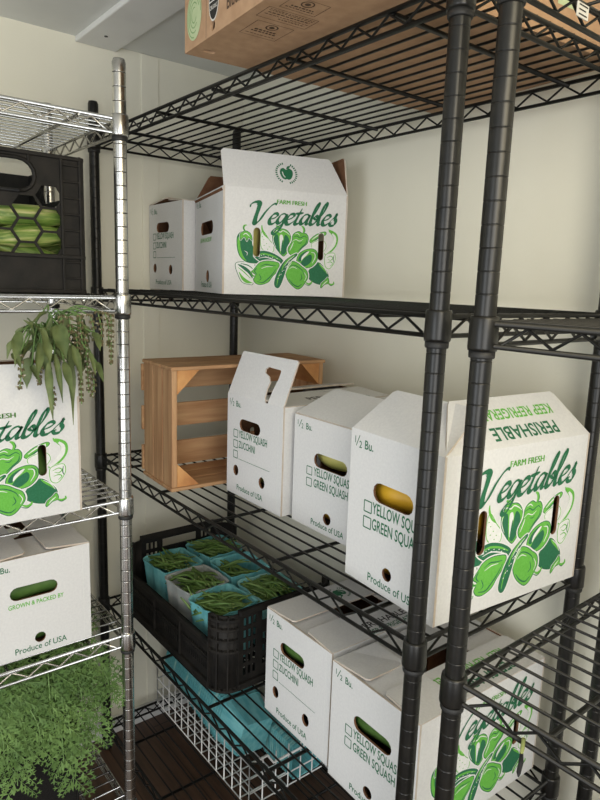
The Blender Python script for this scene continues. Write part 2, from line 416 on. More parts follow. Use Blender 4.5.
# ridged cucumber, left
A.blob([(112,206),(128,186),(160,178),(204,190),(244,214),(258,236),(236,250),(200,246),(150,238)], DG, DG, 2, 4)
A.line([(126,204),(160,194),(206,206),(244,228)], 7, LG); A.line([(136,218),(170,212),(214,226),(240,240)], 4, PW)
for k in range(9): A.poly(A.ell(138+11*k, 196+3.2*k+(4 if k % 2 else -3), 3.2, 2, .4, 6), PW, False)
# long courgette, upper right
A.blob([(388,122),(420,92),(462,76),(478,82),(470,98),(436,112),(402,138)], LG, DG, 2.5, 4)
A.line([(402,118),(430,98),(464,84)], 5, PW); A.line([(404,128),(436,108),(466,94)], 4, DG)
# pale pod and curling chilli, right
A.blob([(398,140),(440,120),(470,130),(476,160),(452,186),(412,178)], PW, LG, 2.5, 2)
A.line([(494,72),(510,84),(526,104),(522,140),(498,174),(468,196)], 26, LG); A.line([(508,86),(522,108),(517,140),(494,170),(470,190)], 17, PW)
A.line([(490,64),(496,78),(510,86)], 8, LG)
# frilly lettuce, right
A.blob([(470,200),(500,186),(522,190),(526,220),(514,250),(492,272),(470,256)], PW, LG, 3, 2)
A.line([(480,212),(500,204),(512,214),(500,226),(486,220)], 4, LG); A.line([(482,238),(500,234),(510,244),(496,258)], 4, LG); A.line([(518,198),(514,222),(518,240)], 4, DG)
# eggplant, lower right
A.blob([(436,236),(466,262),(490,304),(484,340),(454,356),(414,346),(384,320),(384,286),(404,256)], DG, DG, 2, 4)
A.poly([(438,240),(462,262),(482,296),(470,284),(446,258)], LG); A.line([(446,246),(470,270),(484,298)], 3, PW)
A.blob([(452,346),(470,330),(486,314),(494,336),(488,350),(470,356),(452,374),(446,366)], LG, DG, 2.5, 2)
A.line([(486,344),(502,354),(516,350),(516,338)], 9, LG); A.line([(488,350),(502,360),(516,354)], 3, DG); A.line([(458,360),(470,346),(484,334)], 4, PW)
# acorn squash, top centre
A.blob([(216,62),(236,60),(268,66),(290,92),(296,130),(284,176),(262,206),(246,200),(222,170),(202,132),(200,92)], LG, DG, 3, 5)
A.poly([(214,96),(206,120),(220,160),(238,186),(234,150),(230,108),(224,92)], DG); A.poly([(266,94),(282,112),(284,144),(270,184),(252,198),(254,150),(258,110)], DG)
A.poly([(236,100),(248,94),(254,116),(248,160),(242,180),(238,140)], PW); A.poly([(246,150),(252,120),(254,160),(250,196),(244,186)], DG)
A.line([(204,84),(220,72),(238,80),(252,72),(272,82),(288,96)], 4, PW); A.line([(208,96),(204,122),(218,158)], 3, PW)
A.line([(244,72),(236,58),(224,52),(216,46)], 11, LG); A.line([(240,74),(234,62),(218,52)], 3, DG); A.line([(220,66),(212,76),(208,92)], 4, DG)
# bell pepper, top centre
A.blob([(312,82),(334,74),(352,84),(372,86),(384,108),(378,140),(352,164),(330,190),(306,204),(284,192),(278,164),(296,128),(300,98)], LG, DG, 3, 5)
A.line([(304,106),(324,100),(340,110),(362,100),(376,112)], 4, DG); A.line([(312,90),(326,86),(338,96)], 3, PW); A.line([(374,116),(370,138),(350,158),(330,178)], 5, DG)
A.line([(300,128),(318,118),(338,126),(356,116)], 3, PW); A.line([(288,176),(300,150),(306,132)], 4, PW); A.line([(326,134),(340,138),(350,130)], 3, DG)
A.line([(352,92),(360,72),(356,56),(346,48)], 11, LG); A.line([(358,90),(365,72),(360,54)], 3, DG)
# round squash, right of centre
A.blob([(322,232),(332,196),(362,172),(400,164),(426,176),(434,204),(424,238),(396,264),(356,268),(330,254)], LG, DG, 3, 5)
A.poly([(332,226),(342,200),(368,180),(382,180),(360,202),(346,232)], DG); A.poly([(344,244),(362,216),(392,196),(402,210),(396,236),(372,256),(350,258)], DG)
A.poly([(352,206),(374,184),(388,180),(378,196),(360,214),(348,228)], PW); A.line([(398,184),(416,190),(418,214),(404,242)], 4, PW); A.line([(410,178),(424,194),(424,220)], 3, DG)
# bell pepper, lower left
A.blob([(140,240),(170,230),(206,232),(238,244),(232,282),(206,316),(186,346),(150,360),(124,352),(112,330),(122,308),(106,290),(122,262)], LG, DG, 3, 5)
A.line([(146,262),(170,250),(196,254),(222,256)], 4, DG); A.line([(150,272),(176,262),(206,262)], 3, PW); A.line([(132,342),(160,346),(184,326),(206,300),(224,270)], 5, DG); A.line([(140,300),(150,324),(142,336)], 4, DG)
A.line([(128,268),(118,286),(130,304)], 5, DG); A.line([(108,282),(102,296),(112,312),(128,310)], 8, LG); A.line([(104,290),(106,306),(120,314)], 3, DG)
# bell pepper, lower right
A.blob([(282,240),(304,230),(330,240),(352,258),(378,282),(384,318),(370,346),(352,372),(330,382),(306,366),(284,340),(270,306),(268,266)], LG, DG, 3, 5)
A.line([(282,264),(306,252),(332,262),(354,282),(362,304)], 4, DG); A.line([(288,272),(306,262),(328,272)], 3, PW); A.line([(286,326),(306,352),(332,366),(352,352)], 5, DG); A.line([(346,296),(352,322),(340,336)], 4, DG); A.line([(364,290),(374,314),(366,336)], 3, PW)
A.line([(370,342),(386,352),(400,346),(404,334)], 9, LG); A.line([(366,350),(386,360),(402,350)], 3, DG)
# slender cucumber in front, centre
A.blob([(322,190),(326,202),(300,226),(278,256),(266,300),(252,346),(238,374),(222,372),(214,350),(222,310),(240,266),(262,232),(292,206)], DG, DG, 2, 4)
A.line([(316,198),(286,220),(262,250),(250,282)], 8, LG); A.line([(312,204),(284,228),(264,256)], 3, PW); A.line([(242,290),(232,330),(228,362)], 5, LG)
for k in range(10): A.poly(A.ell(296-7*k, 222+11*k+(3 if k % 2 else -3), 3.4, 2, -.9, 6), PW, False)
A.line([(300,238),(284,262),(268,296)], 3, PW)

def art_uv(x, y):
    xl = -50+20*(y+160)/570; xr = 595-25*(y+105)/525; u = (x-xl)/(xr-xl); return u, (y-(-160+55*u))/((410+10*u)-(-160+55*u))
SLOTS = [(.262, .50, .054, .275), (.784, .51, .046, .265)]      # handle slots of the long side: u, v, width, height
# brush script word, drawn with a slanted nib
GLY = {
 'V': ([[(-.62,1.42),(-.58,1.72),(-.28,1.92),(-.02,1.78),(.02,1.3),(.0,.6),(.04,.12),(.16,.04),(.36,.36),(.60,1.1),(.88,1.66),(1.10,1.88),(1.26,1.80)]], 1.06),
 'e': ([[(.02,.40),(.34,.56),(.50,.80),(.38,.98),(.16,.84),(.02,.42),(.10,.06),(.30,.02),(.52,.24),(.66,.46)]], .60),
 'g': ([[(.56,.82),(.38,.98),(.14,.80),(.02,.36),(.12,.08),(.30,.18),(.50,.62),(.60,.94),(.52,.40),(.36,-.46),(.14,-.90),(-.08,-.82),(-.06,-.52),(.26,-.14),(.68,.36)]], .66),
 't': ([[(.36,1.50),(.22,.80),(.12,.22),(.20,.02),(.36,.12),(.56,.42)], [(-.04,.98),(.22,1.02),(.56,1.12)]], .50),
 'a': ([[(.56,.82),(.38,.98),(.14,.80),(.02,.36),(.12,.06),(.30,.18),(.52,.66),(.60,.94),(.50,.36),(.52,.08),(.64,.12),(.80,.42)]], .74),
 'b': ([[(-.02,.42),(.22,1.10),(.34,1.76),(.28,2.02),(.16,1.60),(.08,.80),(.06,.20),(.18,.02),(.40,.20),(.52,.60),(.42,.86),(.26,.68),(.42,.52),(.66,.62)]], .60),
 'l': ([[(-.02,.40),(.24,1.10),(.36,1.80),(.28,2.06),(.14,1.60),(.06,.70),(.08,.14),(.20,.02),(.40,.34)]], .38),
 's': ([[(-.02,.34),(.22,.74),(.36,1.06),(.34,.70),(.44,.36),(.36,.04),(.14,-.02),(-.02,.18),(.16,.26)],], .56),
}
def script_word(mb, word, x0, y0, xh, m, mx, z, rise=0.0, sx=1.0):
    x = x0; sh = .42
    nib = (math.cos(.75), math.sin(.75))
    for ch in word:
        strokes, adv = GLY[ch]
        for st in strokes:
            p = spline(st, 7); n = len(p); L = []; R = []
            q = [(x+(a+b*sh*.55)*xh*sx, y0+(x-x0)*rise+b*xh) for a, b in p]
            for i in range(n):
                a, b = q[max(i-1, 0)], q[min(i+1, n-1)]; dx, dy = b[0]-a[0], b[1]-a[1]; l = math.hypot(dx, dy) or 1
                nx, ny = -dy/l, dx/l
                dot = nx*nib[0]+ny*nib[1]
                # heavier on the down strokes, hair-thin where the nib runs along its own edge
                heavy = .5+.5*abs(dy/l)*(1 if dy < 0 else .55)
                w = xh*((.52 if ch == 'V' else .36)*heavy*abs(dot)+.10)*.5
                e = min(1, .35+3*min(i, n-1-i)/n)
                w *= e
                L.append((q[i][0]+nx*w, q[i][1]+ny*w)); R.append((q[i][0]-nx*w, q[i][1]-ny*w))
            mb.raw([(a, b, z) for a, b in R+L], [(i, i+1, n+i+1, n+i) for i in range(n-1)], M[m], mx=mx)
        x += adv*xh*sx
def side_print(mb, d, h, mx):
    # cut the artwork away where the handle slots are punched through
    t = MB()
    for it in A.items:
        pts = []
        for x, y in it[1]:
            u, v = art_uv(x, y); pts.append((u*d, (1-v)*h))
        z = .00012+it[3]*.0000045
        if it[0] == 'p': t.flat(pts, z, M[it[2]])
        else:
            ww = it[4]; ww = [w*d/630 for w in ww] if isinstance(ww, list) else ww*d/630
            t.stroke(pts, ww, z, M[it[2]])
    bm = bmesh.new()
    vs = [bm.verts.new(v) for v in t.v]
    for f, k in zip(t.f, t.m):
        if len(set(f)) == len(f):
            try: nf = bm.faces.new([vs[i] for i in f]); nf.material_index = k
            except ValueError: pass
    for (u, v, w, hh) in SLOTS:
        x0, x1, y0, y1 = (u-w/2)*d, (u+w/2)*d, (1-v-hh/2)*h, (1-v+hh/2)*h; c = w*d*.3
        planes = [((x0,0,0),(1,0,0)), ((x1,0,0),(1,0,0)), ((0,y0,0),(0,1,0)), ((0,y1,0),(0,1,0))]
        for co, no in planes: bmesh.ops.bisect_plane(bm, geom=bm.verts[:]+bm.edges[:]+bm.faces[:], plane_co=co, plane_no=no, dist=1e-7)
        kill = []
        for f in bm.faces:
            q = f.calc_center_median()
            if x0 < q.x < x1 and y0 < q.y < y1: kill.append(f)
        bmesh.ops.delete(bm, geom=kill, context='FACES')
    bm.verts.index_update()
    o = MB(); 
    for k, m in enumerate(t.mats):
        fs = [[v.index for v in f.verts] for f in bm.faces if f.material_index == k]
        if fs: 
            used = sorted({i for f in fs for i in f}); rm = {i: j for j, i in enumerate(used)}
            bm.verts.ensure_lookup_table()
            o.raw([bm.verts[i].co.copy() for i in used], [[rm[i] for i in f] for f in fs], m)
    bm.free(); mb.add(o, mx)
    script_word(mb, 'Vegetables', .235*d, .672*h, .105*h, 'dgreen', mx, .0009, rise=.04, sx=d*.106/(.105*h))
    for q in (0, .0006, .0012): text(mb, 'FARM FRESH', .056*h, mx, M['lgreen'], .41*d+q, .872*h, sx=1.10*d/(1.4*h), z=.0004, bold=0.0)
def apple_logo(mb, cx, cy, r, mx):
    for k in range(30):
        if k in (6, 7, 8, 21, 22, 23): continue
        a = 2*PI*k/30; c, s = math.cos(a), math.sin(a)
        mb.stroke([(cx+r*.82*c, cy+r*.82*s), (cx+r*c, cy+r*s)], r*.11, .0003, M['dgreen'], mx)
    ap = [(0,.30),(.22,.42),(.48,.28),(.52,-.05),(.34,-.42),(.12,-.52),(0,-.46),(-.12,-.52),(-.36,-.40),(-.52,-.05),(-.46,.28),(-.22,.42)]
    mb.flat([(cx+a*r*1.12, cy+b*r*1.12) for a, b in spline(ap, 4, True)], .0003, M['dgreen'], mx)
    mb.flat([(cx+a*r, cy+b*r) for a, b in spline([(.02,.42),(.16,.66),(.40,.70),(.26,.48)], 4, True)], .00035, M['dgreen'], mx)
    mb.stroke([(cx-.36*r, cy+.12*r), (cx-.30*r, cy-.2*r), (cx-.14*r, cy-.38*r)], .08*r, .0004, M['paper'], mx)

# ------------------------------------------------------------------ cartons
TK = .0042
def checkbox(mb, x, y, s, mx):
    w = s*.11
    for a, b in (((x,y),(x+s,y)), ((x+s,y),(x+s,y+s)), ((x+s,y+s),(x,y+s)), ((x,y+s),(x,y))): mb.stroke([a, b], w, .0003, M['dgreen'], mx)
def flap(t, edge, w, d, h, ang, ln, holes=(), prt=None, taper=.006, t0=None, outline=None, lift=0.0, label=None):
    a = math.radians(ang); c, s = math.cos(a), math.sin(a)
    org, ex, inn, L = {'end': ((0,0,h),(1,0,0),(0,1,0),w), 'side': ((w,0,h),(0,1,0),(-1,0,0),d), 'far_end': ((w,d,h),(-1,0,0),(0,-1,0),w), 'far_side': ((0,d,h),(0,-1,0),(1,0,0),d)}[edge]
    ey = Vector(inn)*c+Vector((0,0,1))*s; ez = Vector(ex).cross(ey)
    mx = basis((org[0], org[1], org[2]+lift), ex, ey, ez)
    mb = MB(); g = .0012
    a0 = taper if t0 is None else t0; out = outline or [(g, 0), (L-g, 0), (L-taper, ln-.006), (L-taper-.006, ln), (a0+.006, ln), (a0, ln-.006)]
    mb.panel(out, holes, TK*.8, mx, M['carton'], M['kraft'], M['kraft'], M['edge'])
    if prt: prt(mb, mx, L, ln)
    o = mb.build('flap', t)
    if label: o['label'] = label
    return o
def half_bu(mb, mx, w, h, z=.0003):
    s = .105*h
    text(mb, '1', s*.62, mx, M['dgreen'], .035*w, .91*h, sx=.9, bold=.008)
    mb.stroke([(.065*w, .892*h), (.105*w, .965*h)], .0016, z, M['dgreen'], mx)
    text(mb, '2', s*.62, mx, M['dgreen'], .10*w, .885*h, sx=.9, bold=.008)
    text(mb, 'Bu.', s*.78, mx, M['dgreen'], .165*w, .888*h, sx=.85, bold=.012)
def carton(label, loc, rz, kind, w=.21, d=.33, h=.236, art=False, body_label=None, group=None):
    t = thing('vegetable_carton', label, 'box', loc, rz, group)
    mb = MB()
    holes = []
    if kind == 'two':      holes = [stadium(.515*w, .645*h, .44*w, .125*h), circ(.50*w, .15*h, .052*w)]; 
    elif kind == 'three':  holes = [stadium(.43*w, .725*h, .38*w, .115*h), circ(.18*w, .25*h, .050*w, ry=.054*h), circ(.665*w, .235*h, .052*w, ry=.055*h)]
    else:                  holes = [stadium(.46*w, .655*h, .44*w, .13*h), circ(.50*w, .165*h, .052*w)]
    e = basis((0,0,0), (1,0,0), (0,0,1), (0,-1,0))
    mb.panel([(0,0),(w,0),(w,h),(0,h)], holes, TK, e, M['carton'], M['kraft'], M['kraft'], M['edge'])
    fe = basis((w,d,0), (-1,0,0), (0,0,1), (0,1,0))
    mb.panel([(0,0),(w,0),(w,h),(0,h)], holes, TK, fe, M['carton'], M['kraft'], M['kraft'], M['edge'])
    sh = [stadium(u*d, (1-v)*h, ww*d, hh*h) for u, v, ww, hh in SLOTS]
    sm = basis((w,0,0), (0,1,0), (0,0,1), (1,0,0))
    mb.panel([(TK,0),(d-TK,0),(d-TK,h),(TK,h)], sh, TK, sm, M['carton'], M['kraft'], M['kraft'], M['edge'])
    fs = basis((0,d,0), (0,-1,0), (0,0,1), (-1,0,0))
    mb.panel([(TK,0),(d-TK,0),(d-TK,h),(TK,h)], sh, TK, fs, M['carton'], M['kraft'], M['kraft'], M['edge'])
    mb.box((TK, TK, .0005), (w-TK, d-TK, TK+.0005), M['kraft'])
    # the corner score of the board and its worn kraft edge
    mb.stroke([(w*.93, .004), (w*.93, h-.004)], .0007, .0002, M['paper'], e)
    half_bu(mb, e, w, h)
    if kind in ('two', 'three'):
        rows = ['YELLOW SQUASH', 'GREEN SQUASH'] if kind == 'two' else ['YELLOW SQUASH', 'ZUCCHINI', None]
        y = .49*h if kind == 'two' else .585*h; x = .20*w if kind == 'two' else .13*w; fs_ = .105*h if kind == 'two' else .098*h; st = .105*h
        for r in rows:
            checkbox(mb, x, y, .072*h, e)
            if r: text(mb, r, fs_, e, M['dgreen'], x+.10*w, y+.002, sx=.60 if kind == 'two' else .60, bold=.014)
            else: mb.stroke([(x+.10*w, y), (.80*w, y)], .0010, .0003, M['dgreen'], e)
            y -= st
        text(mb, 'Produce of USA', .078*h, e, M['dgreen'], (.28 if kind == 'two' else .20)*w, (.045 if kind == 'two' else .06)*h, sx=.86, bold=.010)
    else:
        text(mb, 'GROWN & PACKED BY', .062*h, e, M['lgreen'], .22*w, .515*h, sx=.78, bold=.016)
        text(mb, 'Produce of USA', .085*h, e, M['dgreen'], .26*w, .052*h, sx=.86, bold=.010)
    if art: side_print(mb, d, h, sm)
    body = mb.build('body', t)
    return t
def perishable(mb, mx, L, ln):
    r = mx @ Matrix.Rotation(PI, 4, 'Z')
    text(mb, 'PERISHABLE', ln*.36, r, M['dgreen'], -.80*L, -.38*ln, sx=.92, bold=.020)
    text(mb, 'KEEP REFRIGERATED', ln*.30, r, M['lgreen'], -.84*L, -.74*ln, sx=.80, bold=.018)
def perish_top(mb, mx, L, ln):
    text(mb, 'PERISHABLE', ln*.30, mx, M['blackink'], .30*L, .30*ln, sx=.95, bold=.014)
    text(mb, 'KEEP REFRIGERATED', ln*.22, mx, M['dgreen'], .30*L, .06*ln, sx=.8, bold=.014)
def logo_flap(mb, mx, L, ln): apple_logo(mb, .50*L, .48*ln, ln*.30, mx)
notch = lambda w, ln: [(.0012,0),(.70*w,0),(.66*w,.10*ln),(.645*w,.30*ln),(.66*w,.44*ln),(.61*w,.56*ln),(.53*w,.62*ln),(.515*w,.70*ln),(.55*w,.76*ln),(.62*w,.75*ln),(.76*w,.74*ln),(.775*w,.71*ln),(.775*w,.55*ln),(.745*w,.30*ln),(.735*w,0),(w-.001,0),(w-.003,ln-.003),(w-.006,ln),(.006,ln),(.003,ln-.003)]

H_ = .236
# middle shelf of the long black unit
zS = HA[2]+.0015
bM1 = carton('white zucchini carton with a cut-out front flap standing up, beside the wooden crate', (.450,.128,zS), 0, 'three', .212, .31, .232)
flap(bM1, 'end', .212,.31,.232, 68, .102, outline=notch(.212, .102))
flap(bM1, 'side', .212,.31,.232, 4, .100, prt=perish_top, lift=.002); flap(bM1, 'far_side', .212,.31,.232, 9, .100); flap(bM1, 'far_end', .212,.31,.232, -1, .10, lift=-.004)
bM2 = carton('white squash carton with sloping closed front flap, in the middle of three on the shelf', (.683,.142,zS), -.01, 'two', .222, .30, .224)
flap(bM2, 'end', .222,.30,.224, 24, .105, lift=.003, taper=.010); flap(bM2, 'side', .222,.30,.224, 12, .098, prt=logo_flap, t0=.075); flap(bM2, 'far_side', .222,.30,.224, 12, .098, taper=.085); flap(bM2, 'far_end', .222,.30,.224, 3, .1)
bM3 = carton('large vegetable-printed white carton with an upside-down PERISHABLE flap, right end of middle shelf', (.934,.064,zS), -.085, 'two', .208, .338, .254, art=True)
flap(bM3, 'end', .208,.338,.254, 37, .098, taper=.012); flap(bM3, 'side', .208,.338,.254, 44, .090, prt=perishable, taper=.022, t0=.062); flap(bM3, 'far_side', .208,.338,.254, 22, .098, taper=.075); flap(bM3, 'far_end', .208,.338,.254, 20, .09, taper=.03)
# lower shelf
zL = HA[3]+.0015
bN1 = carton('white zucchini carton on the lower black shelf, touching the black crate of beans', (.667,.097,zL), -.015, 'three', .212, .33, .236)
flap(bN1, 'end', .212,.33,.236, 1, .10, lift=-.003); flap(bN1, 'side', .212,.33,.236, 2, .086, lift=.002, prt=perish_top); flap(bN1, 'far_side', .212,.33,.236, 2, .086, prt=logo_flap, lift=.002); flap(bN1, 'far_end', .212,.33,.236, 1, .10, lift=-.003)
bN2 = carton('flat-topped squash carton with printed vegetables, right end of the lower shelf', (.892,.085,zL), -.03, 'two', .215, .34, .234, art=True)
flap(bN2, 'end', .215,.34,.234, 5, .10, lift=-.002); flap(bN2, 'side', .215,.34,.234, 3, .088, prt=perishable, lift=.002); flap(bN2, 'far_side', .215,.34,.234, 3, .088, lift=.002); flap(bN2, 'far_end', .215,.34,.234, 1, .10, lift=-.003)
# upper shelf
zU = HA[1]+.0015
th = -.30
TBx, TBy = .440, .115
wT, dT, hT = .285, .298, .232
tb = carton('open white carton with printed vegetables and apple-stamped raised flap, on the upper black shelf', (TBx-wT*math.cos(th), TBy-wT*math.sin(th), zU), th, 'grown', wT, dT, hT, art=True)
flap(tb, 'side', wT,dT,hT, 69, .088, prt=logo_flap, taper=.034, t0=.001); flap(tb, 'far_side', wT,dT,hT, 80, .060, taper=.03, t0=.02); flap(tb, 'far_end', wT,dT,hT, 84, .085); flap(tb, 'end', wT,dT,hT, -62, .095, lift=-.003)
rb = carton('plain white zucchini carton with black handle slot, behind the open carton on the upper shelf', (-.046,.172,zU), -.03, 'three', .205, .235, .228)
flap(rb, 'end', .205,.235,.228, 4, .1, lift=-.002); flap(rb, 'side', .205,.235,.228, 5, .1, lift=.002); flap(rb, 'far_side', .205,.235,.228, 8, .1, lift=.002); flap(rb, 'far_end', .205,.235,.228, 3, .1)
# chrome unit
zC = HC[2]+.0015
c3 = carton('white vegetable-printed carton under the hanging basil, on the chrome unit', (.475-.21, -.222-.335, zC), 0, 'two', .21, .335, .228, art=True)
flap(c3, 'side', .21,.335,.228, 93, .068, prt=logo_flap, taper=.003); flap(c3, 'far_side', .21,.335,.228, 40, .09); flap(c3, 'end', .21,.335,.228, 3, .1); flap(c3, 'far_end', .21,.335,.228, 3, .1)
zD = HC[3]+.0015
c4 = carton('plain white carton with a green-filled oval handle hole, lower shelf of the chrome unit', (.425, -.402, zD), PI/2, 'grown', .210, .33, .214)
flap(c4, 'end', .21,.33,.214, 2, .1, lift=-.003); flap(c4, 'side', .21,.33,.214, 3, .085, lift=.002); flap(c4, 'far_side', .21,.33,.214, 3, .085, lift=.002); flap(c4, 'far_end', .21,.33,.214, 1, .1, lift=-.003)
# ------------------------------------------------------------------ wooden crate lying on its side
wc = thing('wooden_crate', 'open slatted wooden crate lying on its side at the left of the middle shelf', 'crate', (.224, .022, zS), -.05)
cw, cl, ch = .176, .425, .290          # x depth, y length, z height; the open side faces +x
def crate_end(y0, y1):
    mb = MB(); n = 3; g = .0025; bw = (cw-.012)/n
    for k in range(n): mb.bbox((.010+k*bw+(.0045 if k else 0), y0, .0085), (.010+(k+1)*bw, y1, ch-.0085), M['wood_z'], .0018)
    return mb.build('end_panel', wc)
crate_end(0, .013); crate_end(cl-.013, cl)
for z0, z1, nm in ((0, .0085, 'side_panel'), (ch-.0085, ch, 'side_panel')):
    mb = MB(); ws = [(.008, .060), (.0625, .114), (.1165, .178)]
    for a, b in ws: mb.bbox((a, -.003, z0), (b, cl+.003, z1), M['wood_y'], .0018)
    mb.build(nm, wc)
mb = MB()
for z0, z1 in ((.012, .075), (.114, .174), (.212, .278)): mb.bbox((0, -.004, z0), (.0085, cl+.004, z1), M['wood_y'], .0018)
mb.build('slatted_base', wc)
def tri(y, z, sy, sz):
    mb = MB(); s = .055; a = (y, z); b = (y+sy*s, z); c = (y, z+sz*s); x0, x1 = .012, cw-.003
    vs = [(x0,*a),(x0,*b),(x0,*c),(x1,*a),(x1,*b),(x1,*c)]
    mb.raw(vs, [(0,2,1),(3,4,5),(0,1,4,3),(1,2,5,4),(2,0,3,5)], M['wood_tri']); mb.build('corner_block', wc)
tri(.0135, .009, 1, 1); tri(.0135, ch-.009, 1, -1); tri(cl-.0135, .009, -1, 1); tri(cl-.0135, ch-.009, -1, -1)

# ------------------------------------------------------------------ black perforated crate with pint baskets of beans
KX, KY, KZ = .076, .036, zL
kw, kd = .505, .330; hf, hc_ = .116, .184
bc = thing('produce_crate', 'black perforated plastic crate full of green bean punnets on the lower shelf', 'crate', (KX, KY, KZ), 0)
def grid_holes(x0, x1, z0, z1, hw, hh, px, pz):
    nx = max(1, int((x1-x0+px-hw)/px)); nz = max(1, int((z1-z0+pz-hh)/pz)); out = []
    ox = (x1-x0-((nx-1)*px+hw))/2; oz = (z1-z0-((nz-1)*pz+hh))/2
    for i in range(nx):
        for j in range(nz):
            a, b = x0+ox+i*px, z0+oz+j*pz; out.append([(a,b),(a+hw,b),(a+hw,b+hh),(a,b+hh)])
    return out
def crate_long(y, sgn):
    o = .045; L = kw-2*o
    mx = basis((o, y, 0), (1,0,0), (0,0,1), (0,-1,0)) if sgn < 0 else basis((kw-o, y, 0), (-1,0,0), (0,0,1), (0,1,0))
    mb = MB(); k = L/3
    for i in range(3): 
        h = grid_holes(i*k+.012, (i+1)*k-.012, .030, hf-.028, .0045, .018, .0095, .026)
        mb.panel([(i*k,0),((i+1)*k,0),((i+1)*k,hf),(i*k,hf)], h, .0035, mx, M['plastic_dusty'], M['plastic'], M['plastic'])
    for i in range(4): mb.bbox((i*k-.004 if i else 0, .0, 0), (i*k+.004 if i < 3 else L, hf, .006), M['plastic_dusty'], .0012, mx=mx)
    mb.bbox((0, hf-.012, -.004), (L, hf, .008), M['plastic_dusty'], .002, mx=mx); mb.bbox((0, 0, -.004), (L, .016, .008), M['plastic_dusty'], .002, mx=mx)
    mb.bbox((0, .07, 0), (L, .075, .004), M['plastic_dusty'], .001, mx=mx)
    mb.build('long_side', bc)
crate_long(0, -1); crate_long(kd, 1)
def crate_short(x, sgn):
    o = .045; L = kd-2*o; H = hc_+.010
    mx = basis((x, kd-o, 0), (0,-1,0), (0,0,1), (-1,0,0)) if sgn < 0 else basis((x, o, 0), (0,1,0), (0,0,1), (1,0,0))
    mb = MB(); mid = L/2
    holes = [[(mid-.055,H-.044),(mid+.055,H-.044),(mid+.055,H-.020),(mid-.055,H-.020)]]
    for a, b in ((.012, mid-.068), (mid+.068, L-.012)): holes += grid_holes(a, b, .03, H-.022, .008, .020, .013, .030)
    holes += grid_holes(mid-.055, mid+.055, .030, H-.062, .008, .018, .016, .030)
    mb.panel([(0,0),(L,0),(L,H),(0,H)], holes, .0035, mx, M['plastic_dusty'], M['plastic'], M['plastic'])
    mb.bbox((0, H-.012, -.005), (L, H, .009), M['plastic_dusty'], .002, mx=mx); mb.bbox((0, 0, -.004), (L, .016, .008), M['plastic_dusty'], .002, mx=mx)
    ring = [(mid+.014*math.cos(a), H-.078+.014*math.sin(a), .003) for a in [2*PI*i/14 for i in range(15)]]
    mb.tube(ring, .003, M['plastic_dusty'], 6, mx=mx)
    mb.build('short_side', bc)
crate_short(0, -1); crate_short(kw, 1)
def crate_corner(cx, cy, a0):
    mb = MB(); R = .045; n = 6; H = hc_
    P = [(cx+R*math.cos(a0+PI/2*i/n), cy+R*math.sin(a0+PI/2*i/n)) for i in range(n+1)]
    Q = [(cx+(R-.005)*math.cos(a0+PI/2*i/n), cy+(R-.005)*math.sin(a0+PI/2*i/n)) for i in range(n+1)]
    for i in range(n):
        mb.raw([(*P[i],0),(*P[i+1],0),(*P[i+1],H),(*P[i],H),(*Q[i],0),(*Q[i+1],0),(*Q[i+1],H),(*Q[i],H)], [(0,1,2,3),(5,4,7,6),(3,2,6,7),(1,0,4,5)], M['plastic_dusty'], True)
    for e in (0, n): mb.raw([(*P[e],0),(*Q[e],0),(*Q[e],H),(*P[e],H)], [(0,1,2,3)], M['plastic_dusty'])
    def arc(r0, z, hh):
        for i in range(n):
            for (ra, rb) in ((R-.001, r0),):
                c = [(cx+r*math.cos(a0+PI/2*(i+s)/n), cy+r*math.sin(a0+PI/2*(i+s)/n)) for r in (ra, rb) for s in (0, 1)]
                mb.raw([(*c[0],z),(*c[1],z),(*c[3],z),(*c[2],z),(*c[0],z+hh),(*c[1],z+hh),(*c[3],z+hh*.6),(*c[2],z+hh*.6)], [(0,1,2,3)[::-1],(4,5,7,6)[::1],(2,3,7,6),(4,6,2,0),(1,3,7,5)], M['plastic_dusty'])
    for z in (.0, .095, .122, .149, .171): arc(R+.006, z, .009)
    for i in (0, 2, 4, 6):                                           # upright ribs between the ledges
        a = a0+PI/2*i/n; c, s = math.cos(a), math.sin(a); tx, ty = -s*.0018, c*.0018
        q = [(cx+(R-.001)*c-tx, cy+(R-.001)*s-ty), (cx+(R+.0055)*c-tx, cy+(R+.0055)*s-ty), (cx+(R+.0055)*c+tx, cy+(R+.0055)*s+ty), (cx+(R-.001)*c+tx, cy+(R-.001)*s+ty)]
        mb.raw([(*p, 0) for p in q]+[(*p, H) for p in q], [(0,1,5,4),(1,2,6,5),(2,3,7,6),(4,5,6,7)], M['plastic_dusty'])
    mb.build('corner_post', bc)
crate_corner(.045, .045, PI); crate_corner(kw-.045, .045, -PI/2); crate_corner(kw-.045, kd-.045, 0); crate_corner(.045, kd-.045, PI/2)
mb = MB(); mb.panel([(.045,.004),(kw-.045,.004),(kw-.004,.045),(kw-.004,kd-.045),(kw-.045,kd-.004),(.045,kd-.004),(.004,kd-.045),(.004,.045)],
    grid_holes(.05, kw-.05, .05, kd-.05, .012, .012, .02, .02), .004, T(0,0,.005), M['plastic'], M['plastic'], M['plastic']); mb.build('base', bc)

